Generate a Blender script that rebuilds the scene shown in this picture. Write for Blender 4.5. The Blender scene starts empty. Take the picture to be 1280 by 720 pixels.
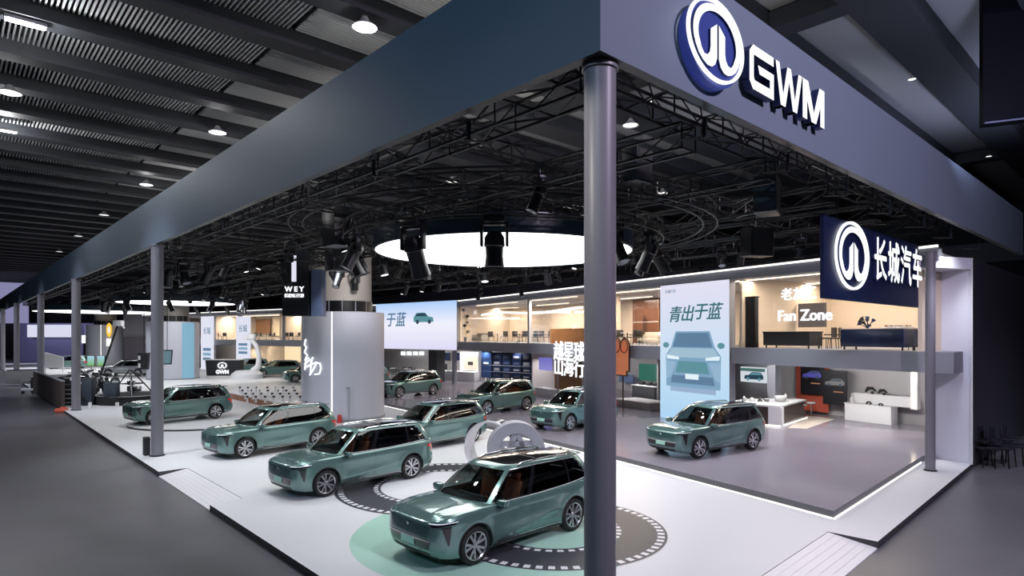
import bpy, bmesh, math, random
import numpy as np
from mathutils import Vector, Matrix
from mathutils.bvhtree import BVHTree
random.seed(7)
SC = bpy.context.scene
COL = SC.collection
# ------------------------------------------------------------------ camera, world, exposure
FPX, HC, HOR = 774.0, 4.6, 419.0          # focal length in pixels (1280 wide), eye height over the stage, horizon row
cd = bpy.data.cameras.new('camera'); cam = bpy.data.objects.new('camera', cd); COL.objects.link(cam)
cam.location = (0, 0, HC); cam.rotation_euler = (math.pi/2, 0, 0)
cd.sensor_width = 36.0; cd.lens = 36.0*FPX/1280.0
cd.shift_y = (HOR-360.0)/1280.0
cd.clip_start = 0.1; cd.clip_end = 400
SC.camera = cam
W = bpy.data.worlds.new('hall_air'); SC.world = W; W.use_nodes = True
W.node_tree.nodes['Background'].inputs[0].default_value = (0.50, 0.56, 0.70, 1)
W.node_tree.nodes['Background'].inputs[1].default_value = 0.07
SC.view_settings.view_transform = 'Standard'; SC.view_settings.look = 'None'
SC.view_settings.gamma = 1.0; SC.view_settings.use_curve_mapping = False
SC.view_settings.exposure = 0.0
try:
    SC.cycles.max_bounces = 7; SC.cycles.diffuse_bounces = 3; SC.cycles.glossy_bounces = 3
    SC.cycles.transmission_bounces = 4; SC.cycles.transparent_max_bounces = 12
    SC.cycles.sample_clamp_indirect = 4.0; SC.cycles.caustics_reflective = False; SC.cycles.caustics_refractive = False
    SC.cycles.use_denoising = True
except Exception: pass

def P(px, py, z=0.0):
    """ground position (on the horizontal plane z) that the photograph shows at px, py"""
    Y = FPX*(HC-z)/(py-HOR)
    return ((px-640)*Y/FPX, Y)
# booth axes: A runs along the left aisle, B along the right aisle
A = Vector((-0.675, 0.738, 0)); B = Vector((0.738, 0.675, 0)); O = Vector((1.07, 7.5, 0))
ANG_A = math.atan2(A.y, A.x); ANG_B = math.atan2(B.y, B.x)
def AB(t, s, z=0.0):
    v = O + A*t + B*s; return Vector((v.x, v.y, z))

# ------------------------------------------------------------------ materials
MATS = {}
def mat(name, col, rough=0.5, metal=0.0, emit=None, es=1.0, coat=0.0, spec=0.5, bump=0.0, bscale=20, var=0.0, vscale=3.0, alpha=None):
    if name in MATS: return MATS[name]
    m = bpy.data.materials.new(name); m.use_nodes = True
    nt = m.node_tree; b = nt.nodes['Principled BSDF']
    b.inputs['Base Color'].default_value = (*col, 1); b.inputs['Roughness'].default_value = rough
    b.inputs['Metallic'].default_value = metal; b.inputs['Specular IOR Level'].default_value = spec
    if coat: b.inputs['Coat Weight'].default_value = coat; b.inputs['Coat Roughness'].default_value = 0.04
    if emit: b.inputs['Emission Color'].default_value = (*emit, 1); b.inputs['Emission Strength'].default_value = es
    if var or bump:
        tc = nt.nodes.new('ShaderNodeTexCoord'); n = nt.nodes.new('ShaderNodeTexNoise')
        n.inputs['Scale'].default_value = vscale; n.inputs['Detail'].default_value = 5
        nt.links.new(tc.outputs['Object'], n.inputs['Vector'])
        if var:
            mx = nt.nodes.new('ShaderNodeMix'); mx.data_type = 'RGBA'
            mx.inputs['A'].default_value = (*[max(0, c*(1-var)) for c in col], 1)
            mx.inputs['B'].default_value = (*[min(1, c*(1+var)) for c in col], 1)
            nt.links.new(n.outputs['Fac'], mx.inputs['Factor']); nt.links.new(mx.outputs['Result'], b.inputs['Base Color'])
        if bump:
            n2 = nt.nodes.new('ShaderNodeTexNoise'); n2.inputs['Scale'].default_value = bscale; n2.inputs['Detail'].default_value = 4
            nt.links.new(tc.outputs['Object'], n2.inputs['Vector'])
            bp = nt.nodes.new('ShaderNodeBump'); bp.inputs['Strength'].default_value = bump; bp.inputs['Distance'].default_value = 0.02
            nt.links.new(n2.outputs['Fac'], bp.inputs['Height']); nt.links.new(bp.outputs['Normal'], b.inputs['Normal'])
    MATS[name] = m; return m
def glass(name, tint, refl=0.10, k=.7):
    if name in MATS: return MATS[name]
    m = bpy.data.materials.new(name); m.use_nodes = True; nt = m.node_tree; nt.nodes.clear()
    out = nt.nodes.new('ShaderNodeOutputMaterial'); tr = nt.nodes.new('ShaderNodeBsdfTransparent'); gl = nt.nodes.new('ShaderNodeBsdfGlossy')
    tr.inputs[0].default_value = (*tint, 1); gl.inputs['Roughness'].default_value = 0.02
    lw = nt.nodes.new('ShaderNodeLayerWeight'); lw.inputs[0].default_value = 0.35
    ma = nt.nodes.new('ShaderNodeMath'); ma.operation = 'MULTIPLY_ADD'; ma.inputs[1].default_value = k; ma.inputs[2].default_value = refl*0.6
    mx = nt.nodes.new('ShaderNodeMixShader')
    nt.links.new(lw.outputs['Fresnel'], ma.inputs[0]); nt.links.new(ma.outputs[0], mx.inputs[0])
    nt.links.new(tr.outputs[0], mx.inputs[1]); nt.links.new(gl.outputs[0], mx.inputs[2]); nt.links.new(mx.outputs[0], out.inputs[0])
    MATS[name] = m; return m
def emis(name, col, s):
    return mat(name, (0.02, 0.02, 0.02), 0.6, emit=col, es=s)

# ------------------------------------------------------------------ object helpers
def tag(o, label=None, cat=None, group=None, kind=None):
    if label: o['label'] = label
    if cat: o['category'] = cat
    if group: o['group'] = group
    if kind: o['kind'] = kind
    return o
def empty(name, loc=(0, 0, 0), rz=0.0, label=None, cat=None, group=None):
    o = bpy.data.objects.new(name, None); COL.objects.link(o); o.location = loc; o.rotation_euler = (0, 0, rz)
    o.empty_display_size = 0.2
    return tag(o, label, cat, group)
def kids(o): return [c for c in bpy.data.objects if c.parent == o]
def copy_tree(o, loc=None, rz=None, label=None, group=None):
    def rec(s, par):
        c = s.copy(); COL.objects.link(c); c.parent = par
        c.matrix_parent_inverse = s.matrix_parent_inverse.copy()
        for k in s.children: rec(k, c)
        return c
    r = rec(o, None)
    if loc is not None: r.location = loc
    if rz is not None: r.rotation_euler = (0, 0, rz)
    if label: r['label'] = label
    if group: r['group'] = group
    return r
class MB:
    def __init__(s): s.v = []; s.f = []; s.mi = []; s.m = 0
    def add(s, vs, fs, M=None):
        n = len(s.v)
        s.v += [tuple(M @ Vector(p)) if M else tuple(p) for p in vs]
        s.f += [tuple(i+n for i in f) for f in fs]; s.mi += [s.m]*len(fs); return s
    def box(s, c, d, rz=0.0, M=None, bev=0.0):
        hx, hy, hz = d[0]/2, d[1]/2, d[2]/2
        if bev > 0:
            b = min(bev, hx*.9, hy*.9, hz*.9); vs = []; 
            R = Matrix.Rotation(rz, 4, 'Z'); T = Matrix.Translation(c) @ R
            if M: T = M @ T
            bm = bmesh.new(); bmesh.ops.create_cube(bm, size=1.0)
            for v in bm.verts: v.co = Vector((v.co.x*d[0], v.co.y*d[1], v.co.z*d[2]))
            bmesh.ops.bevel(bm, geom=bm.edges[:], offset=b, segments=2, profile=0.5, affect='EDGES')
            bm.verts.index_update()
            s.add([v.co[:] for v in bm.verts], [[v.index for v in f.verts] for f in bm.faces], T); bm.free(); return s
        vs = [(-hx, -hy, -hz), (hx, -hy, -hz), (hx, hy, -hz), (-hx, hy, -hz), (-hx, -hy, hz), (hx, -hy, hz), (hx, hy, hz), (-hx, hy, hz)]
        T = Matrix.Translation(c) @ Matrix.Rotation(rz, 4, 'Z')
        if M: T = M @ T
        return s.add(vs, [(0, 3, 2, 1), (4, 5, 6, 7), (0, 1, 5, 4), (1, 2, 6, 5), (2, 3, 7, 6), (3, 0, 4, 7)], T)
    def prism(s, poly, z0, z1, M=None):
        n = len(poly)
        ar = sum(poly[i][0]*poly[(i+1) % n][1]-poly[(i+1) % n][0]*poly[i][1] for i in range(n))
        if ar < 0: poly = poly[::-1]
        vs = [(p[0], p[1], z0) for p in poly] + [(p[0], p[1], z1) for p in poly]
        fs = [tuple(range(n))[::-1], tuple(range(n, 2*n))] + [(i, (i+1) % n, n+(i+1) % n, n+i) for i in range(n)]
        return s.add(vs, fs, M)
    def tube(s, pts, r, n=8, closed=False, M=None, caps=True):
        pts = [Vector(p) for p in pts]; N = len(pts); rs = r if isinstance(r, (list, tuple)) else [r]*N
        vs = []; up = None
        for i, p in enumerate(pts):
            a = pts[(i-1) % N] if (closed or i > 0) else p; b = pts[(i+1) % N] if (closed or i < N-1) else p
            d = (b-a).normalized()
            if up is None or abs(up.dot(d)) > 0.95: up = Vector((0, 0, 1)) if abs(d.z) < 0.9 else Vector((1, 0, 0))
            x = d.cross(up).normalized(); y = x.cross(d).normalized(); up = y
            for k in range(n):
                t = 2*math.pi*k/n; vs.append(p + x*math.cos(t)*rs[i] + y*math.sin(t)*rs[i])
        fs = []
        for i in range(N if closed else N-1):
            for k in range(n):
                j = (i+1) % N
                fs.append((i*n+k, i*n+(k+1) % n, j*n+(k+1) % n, j*n+k))
        if not closed and caps: fs += [tuple(range(n))[::-1], tuple(range((N-1)*n, N*n))]
        return s.add(vs, fs, M)
    def lathe(s, prof, n=32, M=None, a0=0.0, a1=2*math.pi):
        full = abs(a1-a0-2*math.pi) < 1e-6; k = n if full else n+1; m = len(prof); vs = []
        for i in range(k):
            t = a0+(a1-a0)*i/n; c, sn = math.cos(t), math.sin(t)
            vs += [(r*c, r*sn, z) for r, z in prof]
        fs = []
        for i in range(n):
            j = (i+1) % k
            for q in range(m-1): fs.append((i*m+q, j*m+q, j*m+q+1, i*m+q+1))
        return s.add(vs, fs, M)
    def cyl(s, c, r, h, n=24, M=None, r2=None):
        r2 = r if r2 is None else r2
        T = Matrix.Translation(c)
        if M: T = M @ T
        return s.lathe([(0.0001, 0), (r, 0), (r2, h), (0.0001, h)], n, T)
    def mesh(s, name, mats):
        me = bpy.data.meshes.new(name); me.from_pydata([tuple(v) for v in s.v], [], s.f)
        for m in (mats if isinstance(mats, (list, tuple)) else [mats]): me.materials.append(m)
        for p, i in zip(me.polygons, s.mi): p.material_index = i
        me.update(); return me
    def build(s, name, mats, parent=None, loc=None, rz=None, smooth=None, clean=False):
        me = s.mesh(name, mats)
        if clean:
            bm = bmesh.new(); bm.from_mesh(me); bmesh.ops.remove_doubles(bm, verts=bm.verts, dist=1e-5); bmesh.ops.recalc_face_normals(bm, faces=bm.faces); bm.to_mesh(me); bm.free()
        o = bpy.data.objects.new(name, me); COL.objects.link(o)
        if smooth is not None:
            me.shade_smooth(); me.set_sharp_from_angle(angle=math.radians(smooth))
        if parent: o.parent = parent
        if loc is not None: o.location = loc
        if rz is not None: o.rotation_euler = (0, 0, rz)
        return o
def struct(o): o['kind'] = 'structure'; return o
def text_mesh(name, body, size, depth, m, parent=None, M=None, offset=0.0, align='CENTER', shear=0.0, scale=(1, 1), bold=0.0):
    c = bpy.data.curves.new(name, 'FONT'); c.body = body; c.size = size; c.extrude = depth/2; c.offset = offset
    c.align_x = align; c.align_y = 'CENTER'; c.shear = shear; c.resolution_u = 3
    t = bpy.data.objects.new(name, c); COL.objects.link(t)
    bpy.context.view_layer.update()
    me = bpy.data.meshes.new_from_object(t.evaluated_get(bpy.context.evaluated_depsgraph_get()))
    bpy.data.objects.remove(t); bpy.data.curves.remove(c)
    if bold:
        bm = bmesh.new()
        for k, (dx, dy) in enumerate(((-bold, 0), (bold, 0), (0, bold*.7), (0, -bold*.7))):
            m2 = me.copy(); m2.transform(Matrix.Translation((dx, dy, k*.0006))); bm.from_mesh(m2); bpy.data.meshes.remove(m2)
        bm.to_mesh(me); bm.free()
    me.name = name; me.materials.clear(); me.materials.append(m)
    # text lies in XY; stand it up so that it reads from -Y
    S = Matrix.Rotation(math.pi/2, 4, 'X') @ Matrix.Diagonal((scale[0], scale[1], 1, 1))
    me.transform((M @ S) if M else S)
    o = bpy.data.objects.new(name, me); COL.objects.link(o)
    if parent: o.parent = parent
    return o
def catmull(pts, n):
    """resample a polyline smoothly, n points, roughly even in arc length"""
    p = np.array(pts, float); q = np.vstack([2*p[0]-p[1], p, 2*p[-1]-p[-2]]); out = []
    for i in range(1, len(q)-2):
        for t in np.linspace(0, 1, 16, endpoint=False):
            a, b, c, d = q[i-1], q[i], q[i+1], q[i+2]
            out.append(.5*((2*b)+(-a+c)*t+(2*a-5*b+4*c-d)*t*t+(-a+3*b-3*c+d)*t**3))
    out.append(p[-1]); out = np.array(out); s = np.r_[0, np.cumsum(np.linalg.norm(np.diff(out, axis=0), axis=1))]
    u = np.linspace(0, s[-1], n); return np.stack([np.interp(u, s, out[:, k]) for k in range(out.shape[1])], 1)
# ------------------------------------------------------------------ lights
def spot(name, loc, tgt, e, ang=70, blend=.7, col=(1, 1, 1), r=.2):
    l = bpy.data.lights.new(name, 'SPOT'); l.energy = e; l.spot_size = math.radians(ang); l.spot_blend = blend; l.color = col; l.shadow_soft_size = r
    o = bpy.data.objects.new(name, l); COL.objects.link(o); o.location = loc
    o.rotation_euler = (Vector(tgt)-Vector(loc)).to_track_quat('-Z', 'Y').to_euler(); return o
def area(name, loc, rz, sx, sy, e, col=(1, 1, 1), rx=0.0):
    l = bpy.data.lights.new(name, 'AREA'); l.shape = 'RECTANGLE'; l.size = sx; l.size_y = sy; l.energy = e; l.color = col
    o = bpy.data.objects.new(name, l); COL.objects.link(o); o.location = loc; o.rotation_euler = (rx, 0, rz); return o
COOL = (.96, .975, 1.0)
# stage spots hanging in the truss (x, y, energy)
for x, y, e in ((1.0, 11.0, 1150), (-4.0, 15.5, 1350), (3.0, 15.5, 650), (6.0, 13.0, 450), (-8.0, 20.5, 1800), (-3.5, 22.5, 900), (-13.0, 25.5, 1750), (-8.5, 29.5, 1000),
                (-18.5, 32.5, 1500), (-14.0, 37.5, 1100), (-24.0, 40.0, 1500), (-20.5, 47.0, 1200), (-32.0, 50.0, 1500), (-27.0, 58.0, 1400), (-40.0, 62.0, 1600), (-34.0, 72.0, 1600), (-50.0, 76.0, 1800), (9.2, 15.2, 260), (15.2, 21.2, 260)):
    spot('truss_spot', (x, y, 7.9), (x+.3, y+1.2, 0), e*.66, 95, .8, COOL, .22)
# platform spots (cooler, dimmer)
for x, y, e in ((6.5, 23.5, 1250), (10.5, 26.0, 1300), (12.0, 21.8, 420), (-25.0, 33.0, 0), (-44.0, 62.0, 3400), (-57.0, 76.0, 2600), (-66.0, 86.0, 2600), (-31.0, 59.0, 1500), (1.5, 31.5, 900), (6.0, 33.0, 700), (-4.0, 42.0, 1100), (-9.0, 52.0, 1300), (1.5, 42.0, 800)):
    if e: spot('platform_spot', (x, y, 7.9), (x-.5, y-1.0, 0), e, 90, .8, (.86, .88, 1.0), .22)
# unseen floods added to brighten the fascia, the aisles and the corner column
for loc, tgt, e, ang, c in (((13, 0.5, 13.5), (7.5, 13.5, 8.9), 8200, 110, (.90, .76, 1.0)), ((-14, 0, 13.5), (-8, 17, 8.9), 800, 120, (.30, .66, 1.0)), ((-6, -6, 13.5), (-1, 9.5, 8.9), 1300, 110, (.34, .66, 1.0)),
        ((-42, 28, 13.5), (-36, 48, 8.9), 1000, 120, (.45, .70, 1.0)), ((14, 3, 14), (14, 7, -.2), 7000, 75, (.80, .80, 1.0)), ((23, 12, 13), (24, 18, -.2), 6500, 80, (.80, .80, 1.0)),
        ((-16, 8, 14), (-18, 12, -.2), 5000, 100, (.88, .88, 1.0)), ((-30, 24, 14), (-33, 28, -.2), 5400, 100, (.88, .88, 1.0)), ((-52, 48, 14), (-56, 52, -.2), 6000, 100, (.85, .85, 1.0)), ((-5, -3, 12), (1.1, 8.0, 4.0), 900, 50, (.9, .88, 1.0))):
    spot('fill_flood', loc, tgt, e, ang, .9, c, .5)
spot('drum_spot', (-7.0, 29.5, 7.9), (-9.5, 34.0, 6.5), 900, 70, .8, (1, .96, .95), .2)
spot('drum_spot', (-5.0, 30.5, 7.9), (-8.5, 34.0, 2.5), 300, 60, .8, (.86, .86, 1), .2)
for loc, tgt, e, c in (((14, 17, 10.3), (14, 22, 15), 950, (.62, .68, 1)), ((24, 27, 10.3), (22, 28, 15), 2000, (.62, .68, 1)), ((5, 14, 10.3), (3, 20, 15), 1500, (1, .96, .88)), ((-2, 24, 10.3), (-2, 32, 15), 2200, (1, .96, .88)), ((12, 26, 10.3), (12, 32, 15), 1500, (.9, .92, 1)), ((-18, 38, 10.3), (-18, 44, 15), 1500, (1, .96, .9))):
    spot('ceiling_fill', loc, tgt, e, 140, 1.0, c, .3)  # added unseen uplights that brighten the hall ceiling
spot('wall_fill', (14.3, 19.4, 6.9), (16.2, 22.6, 3.4), 330, 80, .9, (.80, .80, 1), .4)  # added unseen fill to brighten the right return wall
for x, y in ((-18, 19.5), (-31, 33), (-44.5, 47), (-58, 61), (-71, 75)): spot('fill_flood', (x-2, y-5, 13.5), (x+4.5, y+4, 3.5), 5200, 46, .9, (.85, .87, 1), .4)  # more added floods, for the columns along the left aisle
spot('column_spot', (-2.6, 6.4, 7.6), (1.1, 8.0, 6.0), 420, 50, .4, (1, .93, .86), .08)  # added spot for the warm bright patch high on the corner column
# ------------------------------------------------------------------ structure materials
M_AISLE = mat('aisle_concrete', (0.12, 0.12, 0.13), .38, var=.22, vscale=.6, bump=.25, bscale=2.2)
M_STAGE = mat('white_stage_floor', (0.68, 0.69, 0.71), .42, var=.02, vscale=.5)
M_STAGESIDE = mat('stage_edge_grey', (0.035, 0.035, 0.038), .6)
M_PLAT = mat('grey_gloss_floor', (0.30, 0.275, 0.32), .13, var=.05, vscale=.8)
M_PLATSIDE = mat('platform_edge', (0.13, 0.13, 0.14), .5)
M_FASCIA = mat('fascia_grey', (0.155, 0.20, 0.26), .5, var=.04, vscale=.5)
M_COLUMN = mat('column_grey', (0.215, 0.21, 0.24), .42)
M_SLAB = mat('slab_grey', (0.27, 0.28, 0.32), .55)
M_WHITE = mat('white_lacquer', (0.72, 0.72, 0.74), .4)
M_WALLG = mat('light_grey_wall', (0.42, 0.41, 0.42), .6)
M_WALLD = mat('taupe_wall', (0.20, 0.18, 0.18), .6)
M_WOOD = mat('pale_wood_panel', (0.72, 0.61, 0.49), .85, spec=.15, var=.04, vscale=2.0)
M_WOODB = mat('brown_wood', (0.25, 0.12, 0.055), .5, var=.2, vscale=4.0)
M_BLK = mat('black_metal', (0.010, 0.010, 0.012), .35, .3)
M_MATBLK = mat('matt_black', (0.012, 0.012, 0.014), .8)
M_NAVY = mat('navy_panel', (0.010, 0.018, 0.065), .35)
M_DRUM = mat('drum_grey', (0.50, 0.51, 0.58), .30)
M_BEIGE = mat('beige_concrete', (0.40, 0.37, 0.34), .7)
M_LED = emis('white_led', (1, .97, .92), 1.7)
M_LEDW = emis('warm_led', (1, .86, .66), 2.6)
M_LEDS = emis('sign_white', (.95, .97, 1.0), 1.25)
M_GLASS = glass('clear_pane', (.94, .94, .95), .02, .28)
M_CEILP = mat('ceiling_panel', (0.24, 0.24, 0.25), .7)
M_CEILB = mat('ceiling_beam', (0.020, 0.022, 0.028), .6)
M_SLAT = mat('ceiling_slat', (0.50, 0.51, 0.52), .5)
# ------------------------------------------------------------------ floors
g = MB(); g.add([(-160, -12, -.17), (90, -12, -.17), (90, 200, -.17), (-160, 200, -.17)], [(0, 1, 2, 3)])
struct(g.build('floor', M_AISLE))
L1 = [(-8.2, 16.8), (-7.6, 17.45), (-11.25, 21.45), (-11.9, 20.85)]
R1 = [(4.0, 9.65), (3.3, 10.35), (7.4, 14.5), (8.15, 13.8)]
stage = [(1.02, 6.67), R1[0], R1[1], R1[2], R1[3], (16.4, 22.1), (34, 38.5), (34, 60), (20, 110), (-75, 110), (-83, 99.2), (-27.05, 37.5), L1[3], L1[2], L1[1], L1[0]]
g = MB(); g.prism(stage, -.17, 0); n = len(stage)
for i in range(len(g.mi)):
    if i >= 2: g.mi[i] = 1
struct(g.build('floor', [M_STAGE, M_STAGESIDE]))
# ramps: tread strips, highest at the inside
def ramp(q, name, label, n=6):
    o = empty(name, (q[0][0], q[0][1], -.17), label=label, cat='ramp'); a, b, c, d = [Vector((*p, 0)) for p in q]   # a,d outer ; b,c inner
    for k in range(n):
        u0, u1 = k/n+.004, (k+1)/n-.004
        w = [a+(b-a)*u0, a+(b-a)*u1, d+(c-d)*u1, d+(c-d)*u0]; org = Vector((q[0][0], q[0][1], 0))
        za, zb_ = .02+.14*k/n, .02+.14*(k+1)/n
        vs = [(p-org)+Vector((0, 0, 0)) for p in w] + [(w[0]-org)+Vector((0, 0, za)), (w[1]-org)+Vector((0, 0, zb_)), (w[2]-org)+Vector((0, 0, zb_)), (w[3]-org)+Vector((0, 0, za))]
        g = MB(); g.add(vs, [(0, 3, 2, 1), (4, 5, 6, 7), (0, 1, 5, 4), (1, 2, 6, 5), (2, 3, 7, 6), (3, 0, 4, 7)]); g.build('tread', M_WHITE, o)
    return o
ramp([L1[0], L1[1], L1[2], L1[3]], 'access_ramp', 'white stepped ramp let into the left edge of the stage')
ramp([R1[3], R1[2], R1[1], R1[0]], 'access_ramp', 'white stepped ramp let into the right edge of the stage')
# inner platform
MLINE = [Vector(p) for p in ((14.75, 21.45), (-4.8, 55.9), (-14.2, 63.8), (-27.5, 73.8), (-45, 87), (-60, 98))]
def off_line(d):
    out = []
    for i, p in enumerate(MLINE):
        ns = []
        for a, b in ((i-1, i), (i, i+1)):
            if 0 <= a and b < len(MLINE):
                t = (MLINE[b]-MLINE[a]).normalized(); ns.append(Vector((-t.y, t.x)) * (-1))
        n = sum(ns, Vector((0, 0))).normalized() if i else Vector((B.x, B.y)); k = 1/max(.3, n.dot(ns[0])); out.append(p+n*d*k)
    return out
def onM(px, d=0.0):
    """point on the mezzanine line set back by d that lies in the direction of column px; with the wall's tangent angle"""
    L = off_line(d); k = (px-640)/FPX
    for i in range(len(L)-1):
        a, b = L[i], L[i+1]; fa, fb = a.x-k*a.y, b.x-k*b.y
        if fa*fb <= 0 or i == len(L)-2 or (i == 0 and k > a.x/a.y):
            t = fa/(fa-fb); p = a+(b-a)*t; dr = (a-b).normalized(); return Vector((p.x, p.y, 0)), math.atan2(dr.y, dr.x)
pe = [(8.05, 15.5), (7.11, 17.15), (3.95, 22.45), (1.19, 26.6), (-3.2, 33.2), (-8.0, 39.8), (-12.5, 46), (-15.5, 52), (-16.5, 58), (-14.2, 63.8)]
BK = off_line(9.0)
plat = pe+[tuple(MLINE[1]), tuple(BK[1]), tuple(BK[0]+(BK[0]-BK[1]).normalized()*1.0), (14.8, 22.4)]
plat = pe+[tuple(BK[2]), tuple(BK[1]), tuple(BK[0]), (14.9, 22.5)]
g = MB(); g.prism(plat, 0.0, .20)
for i in range(2, len(g.mi)): g.mi[i] = 1
struct(g.build('floor', [M_PLAT, M_PLATSIDE]))
g = MB()
edge = [(14.75, 22.35)]+pe[:9]
for a, b in zip(edge[:-1], edge[1:]):
    a, b = Vector((*a, 0)), Vector((*b, 0)); m = (a+b)/2; d = b-a; nn = Vector((d.y, -d.x, 0)).normalized()
    if nn.dot(Vector((0, -1, 0))) < 0 and d.x < 0: nn = -nn
    if d.x < 0 and d.y < 0: nn = Vector((-d.y, d.x, 0)).normalized()
    if nn.y > 0: nn = -nn
    g.box(m+nn*.015+Vector((0, 0, .015)), (d.length+.03, .035, .03), math.atan2(d.y, d.x))
tag(g.build('light_strip', M_LED), 'glowing white light strip along the foot of the grey platform', 'light strip')
# ------------------------------------------------------------------ fascia beams
Z0, Z1, TH = 8.05, 9.85, .16
def beam_poly(D, N, L, ext):
    a = O; b = O+D*L; c = b+N*TH; d = O+N*TH+D*ext; return [tuple(p.xy) for p in (a, b, c, d)]
ext = TH*(1/math.tan(math.acos(max(-1, min(1, A.dot(B))))/2))
for D, N, L, nm in ((A, B, 120, 'trim_1'), (B, A, 28.3, 'trim_2')):
    g = MB(); g.prism(beam_poly(D, N, L, TH), Z0, Z1)
    for i, f in enumerate(g.f):
        if i == 0: g.mi[i] = 1
    struct(g.build(nm, [M_FASCIA, M_BLK]))
# round support columns along the left aisle and the corner
def column(x, y, r, z0, z1, label, group=None):
    o = empty('support_column', (x, y, z0), label=label, cat='column', group=group)
    g = MB(); g.lathe([(.001, 0), (r, 0), (r, z1-z0), (.001, z1-z0)], 40); g.build('shaft', M_COLUMN, o, smooth=40)
    g = MB(); g.lathe([(r+.005, 0), (r+.05, 0), (r+.05, .03), (r+.005, .04)], 40); g.build('base_plate', M_BLK, o, smooth=30)
    g = MB(); g.lathe([(r+.003, z1-z0-.06), (r+.03, z1-z0-.06), (r+.03, z1-z0)], 40); g.build('collar', M_COLUMN, o, smooth=30)
    return o
c0 = Vector((1.12, 7.82)); dirA = Vector((-.675, .738)); 
column(1.13, 7.95, .205, 0, Z0, 'big round grey column at the booth corner, nearest of all')
column(-13.55, 23.65, .215, 0, Z0, 'round grey column standing beside the silhouette of the round turntable car, second from the right along the left aisle')
column(-26.75, 38.0, .24, 0, Z0, 'round grey column in front of the motorcycle corner, just behind the brown barrier end')
column(-39.8, 52.3, .24, 0, Z0, 'round grey column rising behind the middle of the brown barrier')
column(-53.2, 66.5, .25, 0, Z0, 'far round grey column beside the white counter')
column(-66.6, 81.0, .25, 0, Z0, 'farthest round grey column at the left end of the booth')
column(14.22, 21.05, .15, 0, 7.45, 'slim grey pole at the right corner of the glossy platform')
g = MB(); g.box((-14.02, 23.75, .35), (.22, .30, .7), .7, bev=.03); tag(g.build('cable_box', M_STAGESIDE), 'small dark cable cover box at the foot of a grey column', 'box')
# ------------------------------------------------------------------ right return wall of the booth
wd = Vector((-.436, .900, 0)); w0 = Vector((16.4, 22.1, 0)); w1 = w0+wd*1.45
g = MB(); far = B*15
g.prism([tuple(w0.xy), tuple((w0+far).xy), tuple((w1+far).xy), tuple(w1.xy)], 0, 7.35)
M_RW = mat('panel_white', (0.74, 0.75, 0.84), .35)
M_RWD = mat('side_panel_dark', (0.035, 0.035, 0.045), .5)
# faces: bottom, top, then edges in order; paint each side as the photo shows
o = g.build('wall_right', [M_RW, M_RWD])
for p in o.data.polygons:
    if p.normal.dot(Vector((B.y, -B.x, 0))) > .9: p.material_index = 1
struct(o)
g = MB(); q = [w0, w0+B*.02, w1, Vector((14.1, 20.9, 0))]
g.prism([tuple((w0+Vector((-.02, -.02, 0))).xy), tuple((w1).xy), (14.9, 22.9), (14.0, 21.3)], 6.95, 7.35); struct(g.build('trim_3', M_RW))
g = MB(); g.box((16.38, 22.05, 3.67), (.05, .05, 7.35), ANG_B); struct(g.build('trim_4', M_LEDS if False else M_WHITE))
# ------------------------------------------------------------------ hall ceiling: B-direction beams, slatted bays over the aisle, plain panels over the booth
ZC = 15.0
g = MB(); g.prism([tuple(AB(-20, -60).xy), tuple(AB(175, -60).xy), tuple(AB(175, 70).xy), tuple(AB(-20, 70).xy)], ZC+.75, ZC+.9); struct(g.build('ceiling', M_CEILP))
g = MB(); k = -3
beams = []
while 24.6+3.8*k < 185:
    t = 24.6+3.8*(k-4); beams.append(t); k += 1
gb = MB()
for t in beams:
    c = AB(t, 5, ZC+.25); gb.box(c, (130, .85, .75), ANG_B); gb.box(AB(t, 41.5, ZC+.25), (60, 1.5, .76), ANG_B)
for s in (15.3, 40): 
    c = AB(70, s, ZC+.3); gb.box(c, (.9, 200, .6), ANG_B)
struct(gb.build('ceiling', M_CEILB))
gs = MB()
for t in beams:
    if t < -8 or t > 75: continue
    tc = t+1.9; s = -42.0; pitch = .15
    while s < 3:
        gs.box(AB(tc, s, ZC+.42), (.055, 2.95, .10), ANG_B); s += pitch
    s = 3.2
    # a second run of slats laid the other way
    for j in range(17):
        gs.box(AB(tc-1.36+j*.17, 7.2, ZC+.42), (7.9, .05, .10), ANG_B)
struct(gs.build('ceiling', M_SLAT))
gd = MB(); gd.prism([tuple(AB(-12, -44).xy), tuple(AB(80, -44).xy), tuple(AB(80, 11.2).xy), tuple(AB(-12, 11.2).xy)], ZC+.60, ZC+.66); struct(gd.build('ceiling', M_MATBLK))
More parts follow.
